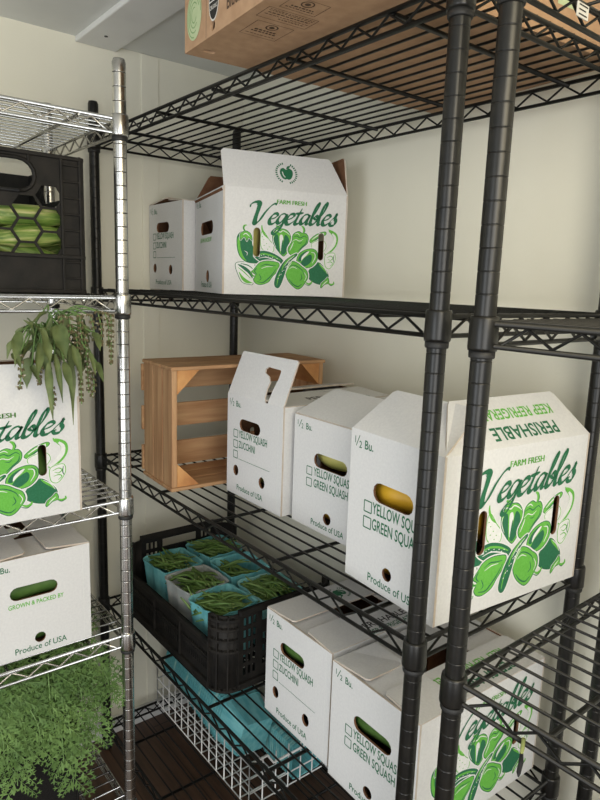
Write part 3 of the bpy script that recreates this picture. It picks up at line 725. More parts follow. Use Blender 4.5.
def punnet_mesh(m, top=.124, bot=.098, hh=.142, seed=1, th=.0028, kw_=1.0):
    r = random.Random(seed); mb = MB(); n = 7
    def ring(s, z, k=0.0):
        pts = []; c = s*.5
        for side in range(4):
            for i in range(n):
                t = -c+s*i/n; wob = kw_*k*math.sin(i*1.9+side)*.0016
                p = [(t, -c-wob), (c+wob, t), (-t, c+wob), (-c-wob, -t)][side]
                if i == 0:
                    f = .93; p = (p[0]*f, p[1]*f)
                pts.append((p[0], p[1], z+(kw_*k*r.uniform(-.0016,.0016))))
        return pts
    rings = []
    for q in (0, .2, .4, .6, .8, 1.0): rings.append(ring(bot+(top-bot)*q, hh*q, 1.0 if q > .3 else .3))
    inner = [[(x*(1-2*th/(top)), y*(1-2*th/(top)), z) for x, y, z in rg] for rg in rings[::-1]]
    lip = [(x*1.035, y*1.035, z-.001) for x, y, z in rings[-1]]
    seq = rings[:-1]+[rings[-1], lip, [(x*1.03, y*1.03, z+.002) for x, y, z in rings[-1]]]+inner
    N = 4*n; vs = [p for rg in seq for p in rg]; fs = []
    for i in range(len(seq)-1):
        for k in range(N): fs.append((i*N+k, i*N+(k+1) % N, (i+1)*N+(k+1) % N, (i+1)*N+k))
    fs.append(list(range(N))[::-1]); fs.append(list(range((len(seq)-1)*N, len(seq)*N)))
    vs[-N:] = [(x*.98, y*.98, z+.004) for x, y, z in vs[-N:]]
    mb.raw(vs, fs, m, False)
    return mb.mesh('punnet')
QT = punnet_mesh(M['teal'], hh=.085, seed=4, th=.0013, kw_=.12); QP = punnet_mesh(M['teal_pale'], hh=.085, seed=4, th=.0013, kw_=.12)
PT = punnet_mesh(M['teal'], seed=1); PG = punnet_mesh(M['greypulp'], seed=2); PP = punnet_mesh(M['teal_pale'], seed=3)
spots = [
 ('back left', .078, .238, .10, PT, 'teal punnet of beans at the left end of the back row in the black crate', 48),
 ('front left', .098, .094, .06, PT, 'teal punnet of beans at the left end of the front row in the black crate', 42),
 ('back middle', .222, .232, -.06, PT, 'teal punnet with few beans showing its bare inside, middle of the back row', 30),
 ('front middle', .234, .092, .05, PG, 'grey weathered punnet of beans between teal ones in the black crate', 44),
 ('front right', .368, .090, .12, PT, 'teal punnet spilling beans at the front corner of the black crate', 46),
 ('back right', .372, .226, -.04, PP, 'pale teal punnet heaped with small beans, back right of the black crate', 50)]
bean_meshes = []
for k in range(8):
    r = random.Random(40+k); mb = MB(); L = .090+.03*r.random(); b1 = r.uniform(-.028,.028); pts = []; rad = []
    for i in range(9):
        t = i/8-.5; pts.append((t*L, b1*(4*t*t-.5)+r.uniform(-.0006,.0006), .006*math.sin(5*t+k))); e = min(i, 8-i)/8
        rad.append(.0036*(.35+.65*min(1, e*5))*(1+.08*math.sin(i*2.4)))
    mb.tube(pts, rad, M['bean'] if k % 4 else M['bean2'], 6)
    e = Vector(pts[-1]); d = (Vector(pts[-1])-Vector(pts[-2])).normalized()
    mb.tube([e, e+d*.005], [.0016, .0008], M['stem'], 5)
    bean_meshes.append(mb.mesh('green_bean'))
for nm, px, py, rz, me, lab, nb in spots:
    o = link('punnet', me, None, (KX+px, KY+py, KZ+.0062), (0,0,rz)); tag(o, lab, 'punnet', 'bean punnets in the black crate')
    r = random.Random(nm); base = KZ+.0062+.121
    colour = 'grey' if me is PG else ('pale teal' if me is PP else 'teal')
    main = {'back left': .9, 'front left': .15, 'back middle': .2, 'front middle': .25, 'front right': .9, 'back right': .4}[nm]
    for i in range(nb):
        lay = i/nb; R = .039*(1-.35*lay)
        x = r.uniform(-R, R); y = r.uniform(-R, R)
        if nm == 'back middle': y = y*.6-.018
        a = main+r.gauss(0, .42)
        z = base+.030*lay+r.uniform(-.002,.002)+(-.012 if nm == 'back middle' else 0)
        tilt = r.gauss(0, .13)
        if nm == 'front right' and i > nb-9: x, y, z, a, tilt = r.uniform(-.075,-.045), r.uniform(-.055,.0), base+.006-r.uniform(0,.03), r.uniform(.5,2.4), r.uniform(.5,1.0)
        b = link('green_bean', bean_meshes[r.randrange(8)], None, (KX+px+x, KY+py+y, z), (r.uniform(-.5,.5), tilt, rz+a))
        b.scale = (.90, .90, .90)
        tag(b, f'slender green bean in the heap of beans filling the {nm} {colour} punnet', 'green bean', f'green beans in the {nm} punnet')

# ------------------------------------------------------------------ white wire basket of empty punnets on the bottom shelf
zB = HA[4]+.003
wb = thing('wire_basket', 'white wire basket of empty teal punnets on the bottom shelf, below the bean crate', 'basket', (.015, .158, zB), 0)
bw, bd, bh = .512, .245, .128
def wire_side(name, pts_fn, L, H, n, rows, dip=0.0):
    mb = MB(); r = .0019
    for k in range(n+1): mb.tube([pts_fn(L*k/n, 0.002), pts_fn(L*k/n, H)], r, M['whitewire'], 6)
    for j in range(1, rows): mb.tube([pts_fn(0, H*j/rows), pts_fn(L, H*j/rows)], r, M['whitewire'], 6)
    if dip: rim = [pts_fn(0,H), pts_fn(L*.22,H), pts_fn(L*.30,H-dip), pts_fn(L*.70,H-dip), pts_fn(L*.78,H), pts_fn(L,H)]
    else: rim = [pts_fn(0,H), pts_fn(L,H)]
    mb.tube(rim, .0034, M['whitewire'], 8)
    return mb.build(name, wb)
sl = .0
wire_side('front_grid', lambda a, z: (a, 0, z), bw, bh, 13, 3); wire_side('back_grid', lambda a, z: (a, bd, z), bw, bh, 13, 3)
wire_side('end_grid', lambda a, z: (0, a, z), bd, bh, 6, 3, .03); wire_side('end_grid', lambda a, z: (bw, a, z), bd, bh, 6, 3, .03)
mb = MB()
for k in range(7): mb.tube([(0, bd*k/6, .002), (bw, bd*k/6, .002)], .0019, M['whitewire'], 6)
for k in range(14): mb.tube([(bw*k/13, 0, .0055), (bw*k/13, bd, .0055)], .0019, M['whitewire'], 6)
mb.build('base_grid', wb)
def lying(me, x, y, z, roll=0.0):
    o = link('punnet', me, None, (x, y, z)); o.rotation_euler = (roll, -PI/2, PI)     # opening towards -x, base towards +x
    return o
n1 = 31; A_, B_ = Vector((.432, .238, .199)), Vector((.060, .238, .2635)); ax = (B_-A_).normalized()
q0 = ax.to_track_quat('Z', 'Y') @ __import__('mathutils').Quaternion((0,0,1), .16)
for k in range(n1):
    o = link('punnet', QP if k % 7 == 4 else QT, None, A_+ax*(.0102*k)); o.rotation_mode = 'QUATERNION'; o.rotation_quaternion = q0
    if k == 0: lab = 'teal punnet with square base showing, right end of the stack in the wire basket'
    elif k == n1-1: lab = 'teal punnet at the left open end of the stack in the wire basket'
    else: lab = 'empty teal punnet nested mid-stack in the white wire basket'
    tag(o, lab, 'punnet', 'punnets stacked in the wire basket')
for k in range(16):
    o = lying(QP if k % 3 else QT, .455-.0084*k, 0, 0); o.scale = (.80, .80, .80); o.location.z = zB+.0085+.0515; o.location.y = .346
    tag(o, 'pale teal punnet of the lower stack at the back right of the wire basket', 'punnet', 'lower punnet stack in the wire basket')

# ------------------------------------------------------------------ black milk crate of corn on the chrome unit
MX, MYr, MZ = .402, -.180, HC[1]+.0015
ml = .335; md = .335; mh = .257
mc = thing('milk_crate', 'black plastic crate with honeycomb window holding corn, upper shelf of the chrome unit', 'crate', (MX, MYr-ml, MZ), 0)   # local: x from -md..0, y 0..ml
def hexes(x0, x1, z0, z1, w=.056, h=.043, g=.005):
    out = []; i = 0; x = x1
    dx = w*.75; 
    k = 0
    while x1-k*dx > x0-w:
        cx = x1-.020-k*dx; off = 0 if k % 2 else h/2
        for j in range(-1, int((z1-z0)/h)+2):
            cz = z0+j*h+off
            p = [(cx+w/2, cz), (cx+w/4, cz+h/2), (cx-w/4, cz+h/2), (cx-w/2, cz), (cx-w/4, cz-h/2), (cx+w/4, cz-h/2)]
            s = 1-g/h*.85
            p = [(cx+(a-cx)*s, cz+(b-cz)*s) for a, b in p]
            for lim, ax, sg in ((x0,0,1),(x1,0,-1),(z0,1,1),(z1,1,-1)):      # clip to the window
                q = []
                for a in range(len(p)):
                    A_, B_ = p[a], p[(a+1) % len(p)]; ia = sg*(A_[ax]-lim) >= 0; ib = sg*(B_[ax]-lim) >= 0
                    if ia: q.append(A_)
                    if ia != ib:
                        t = (lim-A_[ax])/(B_[ax]-A_[ax]); q.append((A_[0]+t*(B_[0]-A_[0]), A_[1]+t*(B_[1]-A_[1])))
                p = q
                if len(p) < 3: break
            if len(p) >= 3:
                ar = abs(sum(p[a][0]*p[(a+1) % len(p)][1]-p[(a+1) % len(p)][0]*p[a][1] for a in range(len(p))))/2
                if ar > .00008: out.append(p)
        k += 1
    return out
def milk_side(mx):
    mb = MB(); c = .042
    win = hexes(c, ml-c, .072, .198)
    top = [q for q in win]
    hand = stadium(ml/2, .213, .155, .052, 8)
    win = [q for q in win if not any(abs(a-ml/2) < .085 and b > .180 for a, b in q)]
    mb.panel([(.002,0),(ml-.002,0),(ml-.002,mh),(.002,mh)], win+[hand], .004, mx, M['plastic_dusty'], M['plastic'], M['plastic'])
    for z in (0, .066, .200, mh-.008): mb.bbox((.001, z, -.001), (ml-.001 if z in (0, mh-.008) else ml-.001, z+.007, .0055), M['plastic_dusty'], .0012, mx=mx) if z != .200 else None
    for x in (.002, .038, ml-.042, ml-.007): mb.bbox((x, 0, -.001), (x+.005, mh, .005), M['plastic_dusty'], .0012, mx=mx)
    for k in range(8):
        z = .028+k*.03
        for a, b in ((.003, .041), (ml-.041, ml-.003)): mb.bbox((a, z, -.001), (b, z+.0035, .0045), M['plastic_dusty'], .001, mx=mx)
    for x in (.095, ml-.10): mb.bbox((x, .236, -.001), (x+.0035, mh, .0045), M['plastic_dusty'], .001, mx=mx)
    pts = stadium(ml/2, .213, .161, .058, 8); mb.tube([(a, b, .001) for a, b in pts+[pts[0]]], .0035, M['plastic_dusty'], 6, mx=mx)
    return mb.build('side_panel', mc)
milk_side(basis((0,0,0), (0,1,0), (0,0,1), (1,0,0))); milk_side(basis((-md,ml,0), (0,-1,0), (0,0,1), (-1,0,0)))
milk_side(basis((0,ml,0), (-1,0,0), (0,0,1), (0,1,0))); milk_side(basis((-md,0,0), (1,0,0), (0,0,1), (0,-1,0)))
mb = MB(); mb.panel([(-md+.003,.003),(-.003,.003),(-.003,ml-.003),(-md+.003,ml-.003)], grid_holes(-md+.02, -.02, .02, ml-.02, .024, .024, .03, .03), .004, T(0,0,.005), M['plastic'], M['plastic'], M['plastic']); mb.build('base', mc)
# ears of corn in their husks
def corn(seed):
    r = random.Random(seed); body = MB(); n = 12; L = .150; vs = []; fs = []; N = 14
    for i in range(N):
        t = i/(N-1); rad = .0195*math.sin(PI*min(1, .14+.78*t))**.75*(1 if t < .72 else 1-.80*((t-.72)/.28)**1.3)+.002
        for k in range(n):
            a = 2*PI*k/n+.4*t; q = rad*(1+.10*math.sin(3*a+seed)+.06*math.sin(7*a+seed*2)); vs.append((q*math.cos(a), q*math.sin(a), t*L))
    for i in range(N-1):
        for k in range(n): fs.append((i*n+k, i*n+(k+1) % n, (i+1)*n+(k+1) % n, (i+1)*n+k))
    fs.append(list(range(n))[::-1]); fs.append(list(range((N-1)*n, N*n)))
    body.raw(vs, fs, M['husk'], True)
    for j in range(5):                                              # loose husk leaves that curl off the ear
        a = r.uniform(0, 6.3); pts = []; V_ = []; F_ = []
        for i in range(8):
            t = i/7; rr = .0205*math.sin(PI*min(1,.16+.72*t))**.7+.0008+.012*max(0, t-.5)**1.3; aa = a+.5*t; c, s = math.cos(aa), math.sin(aa)
            w = .014*math.sin(PI*min(1, .2+.76*t))+.0008
            for q in (-1, -.5, 0, .5, 1): V_.append((rr*c-q*w*s-abs(q)**2*.006*c, rr*s+q*w*c-abs(q)**2*.006*s, t*L*1.03))
        for i in range(7):
            for q in range(4): F_.append((i*5+q, i*5+q+1, i*5+q+6, i*5+q+5))
        body.raw(V_, F_, M['husk'], True)
    sk = MB()
    for j in range(16):
        a = r.uniform(0, 6.3); d = r.uniform(.003,.014); sk.tube([(0,0,L*.95), (d*.4*math.cos(a), d*.4*math.sin(a), L*1.02), (d*1.2*math.cos(a), d*1.2*math.sin(a), L*(1.04+.09*r.random()))], .0008, M['silk'], 4)
    st = MB(); st.lathe([(.007,-.014),(.008,-.012),(.009,0),(.010,.006)], M['squash_stem'], 10)
    return body.mesh('husk'), sk.mesh('silk'), st.mesh('stalk')
CM = [corn(k) for k in range(6)]
r = random.Random(12)
lay_name = ['bottom', 'second', 'third', 'top']; k = 0
for lay, z in enumerate((.030, .068, .106, .144)):
    for row in range(3):
        for end in (0, 1):
            body, sk, st = CM[k % 6]; k += 1
            row_name = ['front', 'middle', 'rear'][row]
            sgn = 1 if (end+lay) % 2 else -1
            yc = (.090 if end == 0 else .245)+r.uniform(-.004,.004)+(.0 if lay != 1 else (.004))
            xc = -.034-.058*row-(.010 if lay % 2 else 0)
            dz = r.uniform(-.30,.30)*(1 if lay else .2); dx = r.uniform(-.10,.10)
            ax = Vector((dx, sgn, dz)).normalized()
            t = thing('corn_ear', f'green-husked corn ear, {row_name} row, {lay_name[lay]} layer, inside the milk crate', 'corn', (MX+xc-ax.x*.072, MYr-ml+yc-ax.y*.072, MZ+z-ax.z*.072), 0, f'corn ears, {row_name} row, {lay_name[lay]} layer')
            t.rotation_mode = 'QUATERNION'; t.rotation_quaternion = ax.to_track_quat('Z', 'Y') @ __import__('mathutils').Quaternion((0,0,1), r.uniform(0,6.3))
            link('husk', body, t); link('silk', sk, t); link('stalk', st, t)

# ------------------------------------------------------------------ squash and other vegetables seen through the carton holes
def squash_mesh(name, L, R, neck, m, bend=.02):
    mb = MB(); pts = []; rad = []
    for i in range(15):
        t = i/14; pts.append((t*L-L/2, bend*math.sin(PI*t), 0))
        b = R*math.sqrt(max(0, 1-((t-.30)/.30)**2)) if t < .30 else R*(1-(1-neck)*min(1, (t-.30)/.35)**1.2)
        if t > .9: b *= math.sqrt(max(.05, 1-((t-.9)/.105)**2))
        rad.append(max(b, .003))
    mb.tube(pts, rad, m, 14); return mb.mesh(name)
def stem_mesh():
    mb = MB(); mb.tube([(0,0,0),(.012,.001,0),(.022,.004,.002)], [.0085,.0068,.0078], M['squash_stem'], 8); return mb.mesh('stem')
SY = squash_mesh('yellow_squash', .155, .033, .66, M['yellow']); SP = squash_mesh('yellow_squash', .155, .027, .7, M['yellowpale']); SG = squash_mesh('green_squash', .160, .031, .85, M['green_squash'], .008); SM_ = stem_mesh()
def veg(name, me, label, cat, carton_, lx, ly, lz, rz, L=.158, ry=0.0, group=None):
    c = carton_.matrix_basis.copy(); 
    p = Matrix.Translation(carton_.location) @ Matrix.Rotation(carton_.rotation_euler.z, 4, 'Z') @ Vector((lx, ly, lz))
    t = thing(name, label, cat, p, carton_.rotation_euler.z+rz, group); t.rotation_euler.y = ry
    link('skin', me, t); link('stem', SM_, t, (L/2-.006, .0, 0))
    return t
# vegetables lying just behind the holes of each carton (local carton coordinates)
veg('yellow_squash', SY, 'bright yellow squash filling the oval hole of the PERISHABLE carton', 'squash', bM3, .102, .039, .152, .04)
veg('yellow_squash', SY, 'yellow squash in the left slot of the vegetable-printed carton on the middle shelf', 'squash', bM3, .168, .140, .112, 1.50, ry=.62)
veg('yellow_squash', SY, 'yellow squash in the right slot of the vegetable-printed carton on the middle shelf', 'squash', bM3, .168, .262, .122, 1.62, ry=-.35)
veg('yellow_squash', SY, 'yellow squash behind the low round hole of the PERISHABLE carton', 'squash', bM3, .100, .039, .042, 0)
veg('yellow_squash', SP, 'pale yellow squash behind the oval hole of the middle squash carton', 'squash', bM2, .108, .040, .140, .05, ry=.10)
veg('yellow_squash', SY, 'yellow squash behind the round hole of the middle squash carton', 'squash', bM2, .106, .039, .042, 0)
veg('yellow_squash', SP, 'pale squash behind the two round holes of the carton with the standing flap', 'squash', bM1, .102, .038, .054, .0)
veg('green_squash', SG, 'dark green squash behind the oval hole of the flat-topped lower right carton', 'squash', bN2, .104, .037, .144, .04)
veg('green_squash', SG, 'green squash behind the low round hole of the flat-topped lower right carton', 'squash', bN2, .102, .037, .040, .0)
veg('zucchini', SG, 'dark green zucchini behind the upper handle hole of the lower zucchini carton', 'zucchini', bN1, .100, .037, .166, .03)
veg('zucchini', SG, 'green zucchini behind the round holes of the lower zucchini carton', 'zucchini', bN1, .102, .037, .056, .0)
veg('zucchini', SG, 'dark green zucchini filling the oval hole of the plain carton on the chrome unit', 'zucchini', c4, .100, .037, .138, .0)
veg('zucchini', SG, 'dark zucchini behind the small round hole of the plain carton on the chrome unit', 'zucchini', c4, .100, .037, .040, .0)
veg('pale_squash', SP, 'cream coloured squash standing in the left slot of the open carton, upper shelf', 'squash', tb, .249, .079, .118, 1.57, ry=1.5)
veg('green_squash', SG, 'dark green squash in the slot of the carton under the hanging basil', 'squash', c3, .170, .250, .110, 1.57, ry=1.2)
# ------------------------------------------------------------------ basil bunch lying over the carton on the chrome unit
def leaf(mb, base, d, L, W, m, r, fold=.5, droop=.6, n=8):
    d = Vector(d).normalized(); down = Vector((0,0,-1)); side = d.cross(Vector((r.uniform(-.4,.4), r.uniform(-.4,.4), 1))).normalized()
    p = Vector(base); V_ = []; F_ = []
    for i in range(n+1):
        t = i/n; w = W*(math.sin(PI*min(1, .06+.94*t)**.8))*(1-.25*t)
        if i == n: w = .0005
        dd = (d+down*droop*t*1.6).normalized(); nrm = side.cross(dd).normalized()
        wave = .28*math.sin(t*10+base[0]*90+base[1]*50)
        V_ += [tuple(p+side*w*math.cos(fold)+nrm*w*(math.sin(fold)+wave)), tuple(p+side*w*.5*math.cos(fold*.7)+nrm*w*.5*math.sin(fold*.7)), tuple(p), tuple(p-side*w*.5*math.cos(fold*.7)+nrm*w*.5*math.sin(fold*.7)), tuple(p-side*w*math.cos(fold)+nrm*w*(math.sin(fold)-wave))]
        p = p+dd*(L/n)
    for i in range(n):
        for q in range(4): F_.append((i*5+q, i*5+q+1, (i+1)*5+q+1, (i+1)*5+q))
    mb.raw(V_, F_, m, True)
bas = thing('basil_bunch', 'wilting basil bunch with flower spikes, hanging over the carton on the chrome unit', 'herbs', (.44, -.25, HC[2]+.30), 0)
def L2(x, y, z): return (x-.44, y+.25, z-HC[2]-.30)
r = random.Random(21)
BL=[(-0.252,1.273,-0.261,1.141,0.0185),(-0.290,1.244,-0.298,1.152,0.0185),(-0.307,1.279,-0.324,1.228,0.0259),(-0.338,1.299,-0.357,1.259,0.0222),(-0.348,1.261,-0.345,1.243,0.0167),(-0.288,1.334,-0.327,1.320,0.0130),(-0.273,1.310,-0.275,1.259,0.0370),(-0.248,1.273,-0.244,1.214,0.0222),(-0.207,1.296,-0.211,1.269,0.0185),(-0.221,1.260,-0.224,1.226,0.0148),(-0.204,1.240,-0.207,1.212,0.0148),(-0.279,1.258,-0.281,1.182,0.0167),(-0.303,1.305,-0.301,1.246,0.0259),(-0.263,1.243,-0.264,1.197,0.0185),(-0.317,1.237,-0.317,1.219,0.0185)]
BS=[(-0.335,1.258,-0.339,1.199),(-0.302,1.235,-0.305,1.206),(-0.283,1.196,-0.286,1.160),(-0.236,1.296,-0.231,1.163),(-0.220,1.292,-0.217,1.183),(-0.189,1.332,-0.187,1.268),(-0.175,1.330,-0.173,1.267),(-0.164,1.326,-0.168,1.231),(-0.209,1.219,-0.212,1.175),(-0.247,1.322,-0.257,1.274),(-0.228,1.325,-0.224,1.263),(-0.261,1.325,-0.271,1.292),(-0.210,1.327,-0.205,1.281)]
root = Vector((.400, -.262, 1.262))
lf = MB(); stq = MB()
def stalk(y, z, x):
    q = spline([root+Vector((r.uniform(-.03,.02), r.uniform(-.03,.03), r.uniform(-.012,.014))), ((root.x+x)/2+.01, (root.y+y)/2, max(z, 1.30)+.006), (x, y, z)], 6)
    stq.tube([L2(*p) for p in q], .0014, M['herbstem'], 5)
for (y0, z0, y1, z1, w) in BL:                                      # the big wilted leaves that hang in front
    x0 = .510+r.uniform(0, .02); stalk(y0, z0, x0)
    d = Vector((.04, y1-y0, z1-z0)); L = d.length*1.05
    leaf(lf, L2(x0, y0, z0), d, L, w*.50, M['basil'], r, fold=r.uniform(.3,.9), droop=.10, n=10)
for k in range(56):                                                  # smaller leaves higher in the bunch
    y = r.uniform(-.335,-.20); z = r.uniform(1.245,1.322); x0 = .475+r.uniform(-.01,.028)
    if k % 2: stalk(y, z, x0)
    a = r.uniform(-1.2, 1.2)
    leaf(lf, L2(x0, y, z), Vector((.15+.3*r.random(), math.sin(a), -math.cos(a)-.2)), r.uniform(.028,.058), r.uniform(.007,.014), M['basil'], r, fold=r.uniform(.2,1.1), droop=r.uniform(.1,.9))
for n_, (y0, z0, y1, z1) in enumerate(BS):
    fl = MB(); x0 = .508 if n_ not in (5, 6, 7) else .495; stalk(y0, z0, x0)
    P = [Vector((x0, y0, z0)), Vector((x0+.006, (y0+y1)/2+r.uniform(-.004,.004), (z0+z1)/2)), Vector((x0+.006, y1, z1))]; P = [Vector(p) for p in spline(P, 8)]
    fl.tube([L2(*p) for p in P], .0012, M['herbstem'], 5)
    L = (P[0]-P[-1]).length; cnt = max(5, int(L/.0085))
    for i in range(cnt):
        t = i/(cnt-1); p = P[min(len(P)-2, int(t*(len(P)-1)))].lerp(P[min(len(P)-1, int(t*(len(P)-1))+1)], (t*(len(P)-1)) % 1)
        for w in range(4):
            a = PI/2*w+i*.8; rr = .0046*(1-.5*t); c = p+Vector((rr*math.cos(a), rr*math.sin(a), r.uniform(-.0015,.0015)))
            fl.tube([L2(*p), L2(*c), L2(*(c+Vector((.0015*math.cos(a),.0015*math.sin(a),-.0042))))], [.0008, .0024, .0009], M['basil_flower'], 5)
            if r.random() < .14: fl.tube([L2(*(c+Vector((.002*math.cos(a),.002*math.sin(a),0)))), L2(*(c+Vector((.0055*math.cos(a),.0055*math.sin(a),.001))))], [.0018, .0012], M['basil_tip'], 4)
    f_ = fl.build('flower_spike', bas); f_['label'] = 'brownish green flower spike'
stq.build('stems', bas); lf.build('leaves', bas)
# ------------------------------------------------------------------ fabric bin with feathery carrot tops
fbx = thing('fabric_bin', 'black fabric bin overflowing with feathery green tops, bottom of the chrome unit', 'bin', (.05, -.62, HC[4]+.0015), 0)
mb = MB(); bwx, bwy, bhz = .365, .395, .262
for lo, hi, nm in (((0,0,0),(bwx,.006,bhz),'wall'),((0,bwy-.006,0),(bwx,bwy,bhz),'wall'),((0,.006,0),(.006,bwy-.006,bhz),'wall'),((bwx-.006,.006,0),(bwx,bwy-.006,bhz),'wall'),((.006,.006,0),(bwx-.006,bwy-.006,.006),'base')): mb.bbox(lo, hi, M['fabric'], .002)
mb.tube([(bwx+.0005, bwy*.62, .004), (bwx+.0005, bwy*.62, bhz-.003)], .0016, M['fabric'], 6)
mb.build('body', fbx)
mb = MB(); 
for a, b in (((0,0),(bwx,0)),((bwx,0),(bwx,bwy)),((bwx,bwy),(0,bwy)),((0,bwy),(0,0))): mb.tube([(*a, bhz), (*b, bhz)], .0045, M['fabric'], 8)
mb.build('rim', fbx)
def frond(mbl, mbs, pts, r, scale=1.0):
    P = [Vector(p) for p in spline(pts, 6)]; n = len(P)
    mbs.tube(P, [.0022*(1-.6*i/n) for i in range(n)], M['herbstem'], 5)
    for i in range(int(n*.22), n, 1 if n < 14 else 2):
        t = i/(n-1); d = (P[min(i+1,n-1)]-P[max(i-1,0)]).normalized()
        for sd in (-1, 1):
            s = (d.cross(Vector((r.uniform(-.3,.3)+.8, r.uniform(-.3,.3)-.2, .35))).normalized()*sd+d*.75+Vector((.12,0,-.18))).normalized()
            Lp = scale*(.058*(1-.60*t)+.014)*r.uniform(.75,1.2); q = P[i].copy(); m_ = 5
            mid = [q+s*Lp*j/m_+Vector((0,0,-.012*(j/m_)**2)) for j in range(m_+1)]
            mbs.tube([mid[0], mid[-1]], .0006, M['herbstem'], 3, cap=False)
            for j in range(1, m_+1):
                for sd2 in (-1, 1):
                    u = (s.cross(Vector((.9, r.uniform(-.5,.5), .3))).normalized()*sd2*1.0+s*.85+Vector((r.uniform(-.25,.25), r.uniform(-.25,.25), r.uniform(-.25,.25)))).normalized()
                    l = scale*.021*(1-.40*j/m_)*r.uniform(.7,1.3); w = l*.15; k_ = u.cross(Vector((r.uniform(-.3,.3)+1,r.uniform(-.3,.3),.2))).normalized()
                    b = mid[j]
                    mbl.raw([b, b+u*l*.5+k_*w, b+u*l, b+u*l*.5-k_*w], [(0,1,2,3)], M['herb'])
                    for f_ in (.45,):
                        for sg in (-1, 1):
                            c = b+u*l*f_; e = (u*.6+k_*sg).normalized(); mbl.raw([c, c+e*l*.28+u*w*.6, c+e*l*.5, c+e*l*.28-u*w*.6], [(0,1,2,3)], M['herb'])
r = random.Random(5)
def bunch(label, root, ends, seed):
    t = thing('carrot_top_bunch', label, 'greens', root, 0, 'feathery tops in the black bin')
    a, b = MB(), MB(); rr = random.Random(seed); R = Vector(root)
    for (x, y, z, top) in ends:
        e = Vector((x, y, z)); mid = Vector((R.x+(x-R.x)*.55, R.y+(y-R.y)*.55, top))
        q = [Vector((0,0,-.12)), Vector((rr.uniform(-.02,.02), rr.uniform(-.02,.02), .0)), mid-R, (Vector((x-.01, y, (top*.45+z*.55)))-R), e-R]
        frond(a, b, q, rr, 1.0)
    b.build('stems', t); a.build('foliage', t)
zt = HC[4]+bhz
def spread(y0, y1, n, zl, zh, seed, x0=.40, x1=.50):
    q = random.Random(seed); return [(q.uniform(x0, x1), y0+(y1-y0)*(i+.5)/n+q.uniform(-.01,.01), q.uniform(zl, zh), zt+q.uniform(.06,.14)) for i in range(n)]
bunch('feathery carrot greens drooping low over the right front of the black fabric bin', (.34,-.27,zt-.02), [(.470,-.255,.335,zt+.11),(.458,-.235,.40,zt+.11),(.475,-.275,.40,zt+.10),(.455,-.205,.425,zt+.10),(.44,-.165,.50,zt+.11),(.46,-.29,.46,zt+.12),(.45,-.225,.47,zt+.14),(.42,-.18,.545,zt+.14),(.40,-.24,.585,zt+.14)], 1)
bunch('feathery carrot greens hanging at the left of the black fabric bin, nearest the camera', (.33,-.41,zt-.02), [(.470,-.365,.39,zt+.11),(.462,-.385,.44,zt+.11),(.458,-.345,.455,zt+.12),(.465,-.32,.445,zt+.11),(.455,-.425,.43,zt+.12),(.45,-.37,.49,zt+.14),(.44,-.33,.52,zt+.15),(.43,-.40,.55,zt+.15),(.40,-.35,.60,zt+.15)], 2)
bunch('feathery carrot greens standing at the back of the black fabric bin, under the chrome shelf', (.22,-.31,zt-.02), spread(-.44,-.16,10,.54,.62,6,.20,.36)+spread(-.42,-.17,9,.50,.58,7,.34,.42), 3)

# ------------------------------------------------------------------ kraft fruit boxes on the top shelves
fb_ = thing('fruit_box', 'brown cardboard fruit box with green oval sticker, overhanging the top black shelf', 'box', (.686, -.110, HA[0]+.0015), -.085)
fw, fd, fh = .40, .56, .20
mb = MB()
fe = basis((0,0,0), (1,0,0), (0,0,1), (0,-1,0))
mb.panel([(0,0),(fw,0),(fw,fh),(0,fh)], [stadium(.102, .013, .014, .015)], .004, fe, M['kraftbox'], M['kraft'], M['kraftbox'])
mb.panel([(0,0),(fw,0),(fw,fh),(0,fh)], [], .004, basis((fw,fd,0), (-1,0,0), (0,0,1), (0,1,0)), M['kraftbox'], M['kraft'], M['kraftbox'])
mb.panel([(.004,0),(fd-.004,0),(fd-.004,fh),(.004,fh)], [], .004, basis((fw,0,0), (0,1,0), (0,0,1), (1,0,0)), M['kraftbox'], M['kraft'], M['kraftbox'])
mb.panel([(.004,0),(fd-.004,0),(fd-.004,fh),(.004,fh)], [], .004, basis((0,fd,0), (0,-1,0), (0,0,1), (-1,0,0)), M['kraftbox'], M['kraft'], M['kraftbox'])
ub = basis((fw,0,0), (-1,0,0), (0,1,0), (0,0,-1))                   # underside seen from below
mb.panel([(.004,.004),(fw-.004,.004),(fw-.004,fd-.004),(.004,fd-.004)], [stadium(fw-.034, .026, .012, .022)], .004, basis((fw,0,0), (-1,0,0), (0,1,0), (0,0,-1)), M['kraftbox'], M['kraft'], M['kraftbox'])
rs = basis((fw,0,0), (0,1,0), (0,0,1), (1,0,0))
mb.flat([(.22,.050),(.388,.050),(.388,.150),(.22,.150)], .0004, M['purple'], rs); mb.flat([(.394,.047),(.436,.047),(.436,.150),(.394,.150)], .0004, M['sticker'], rs)
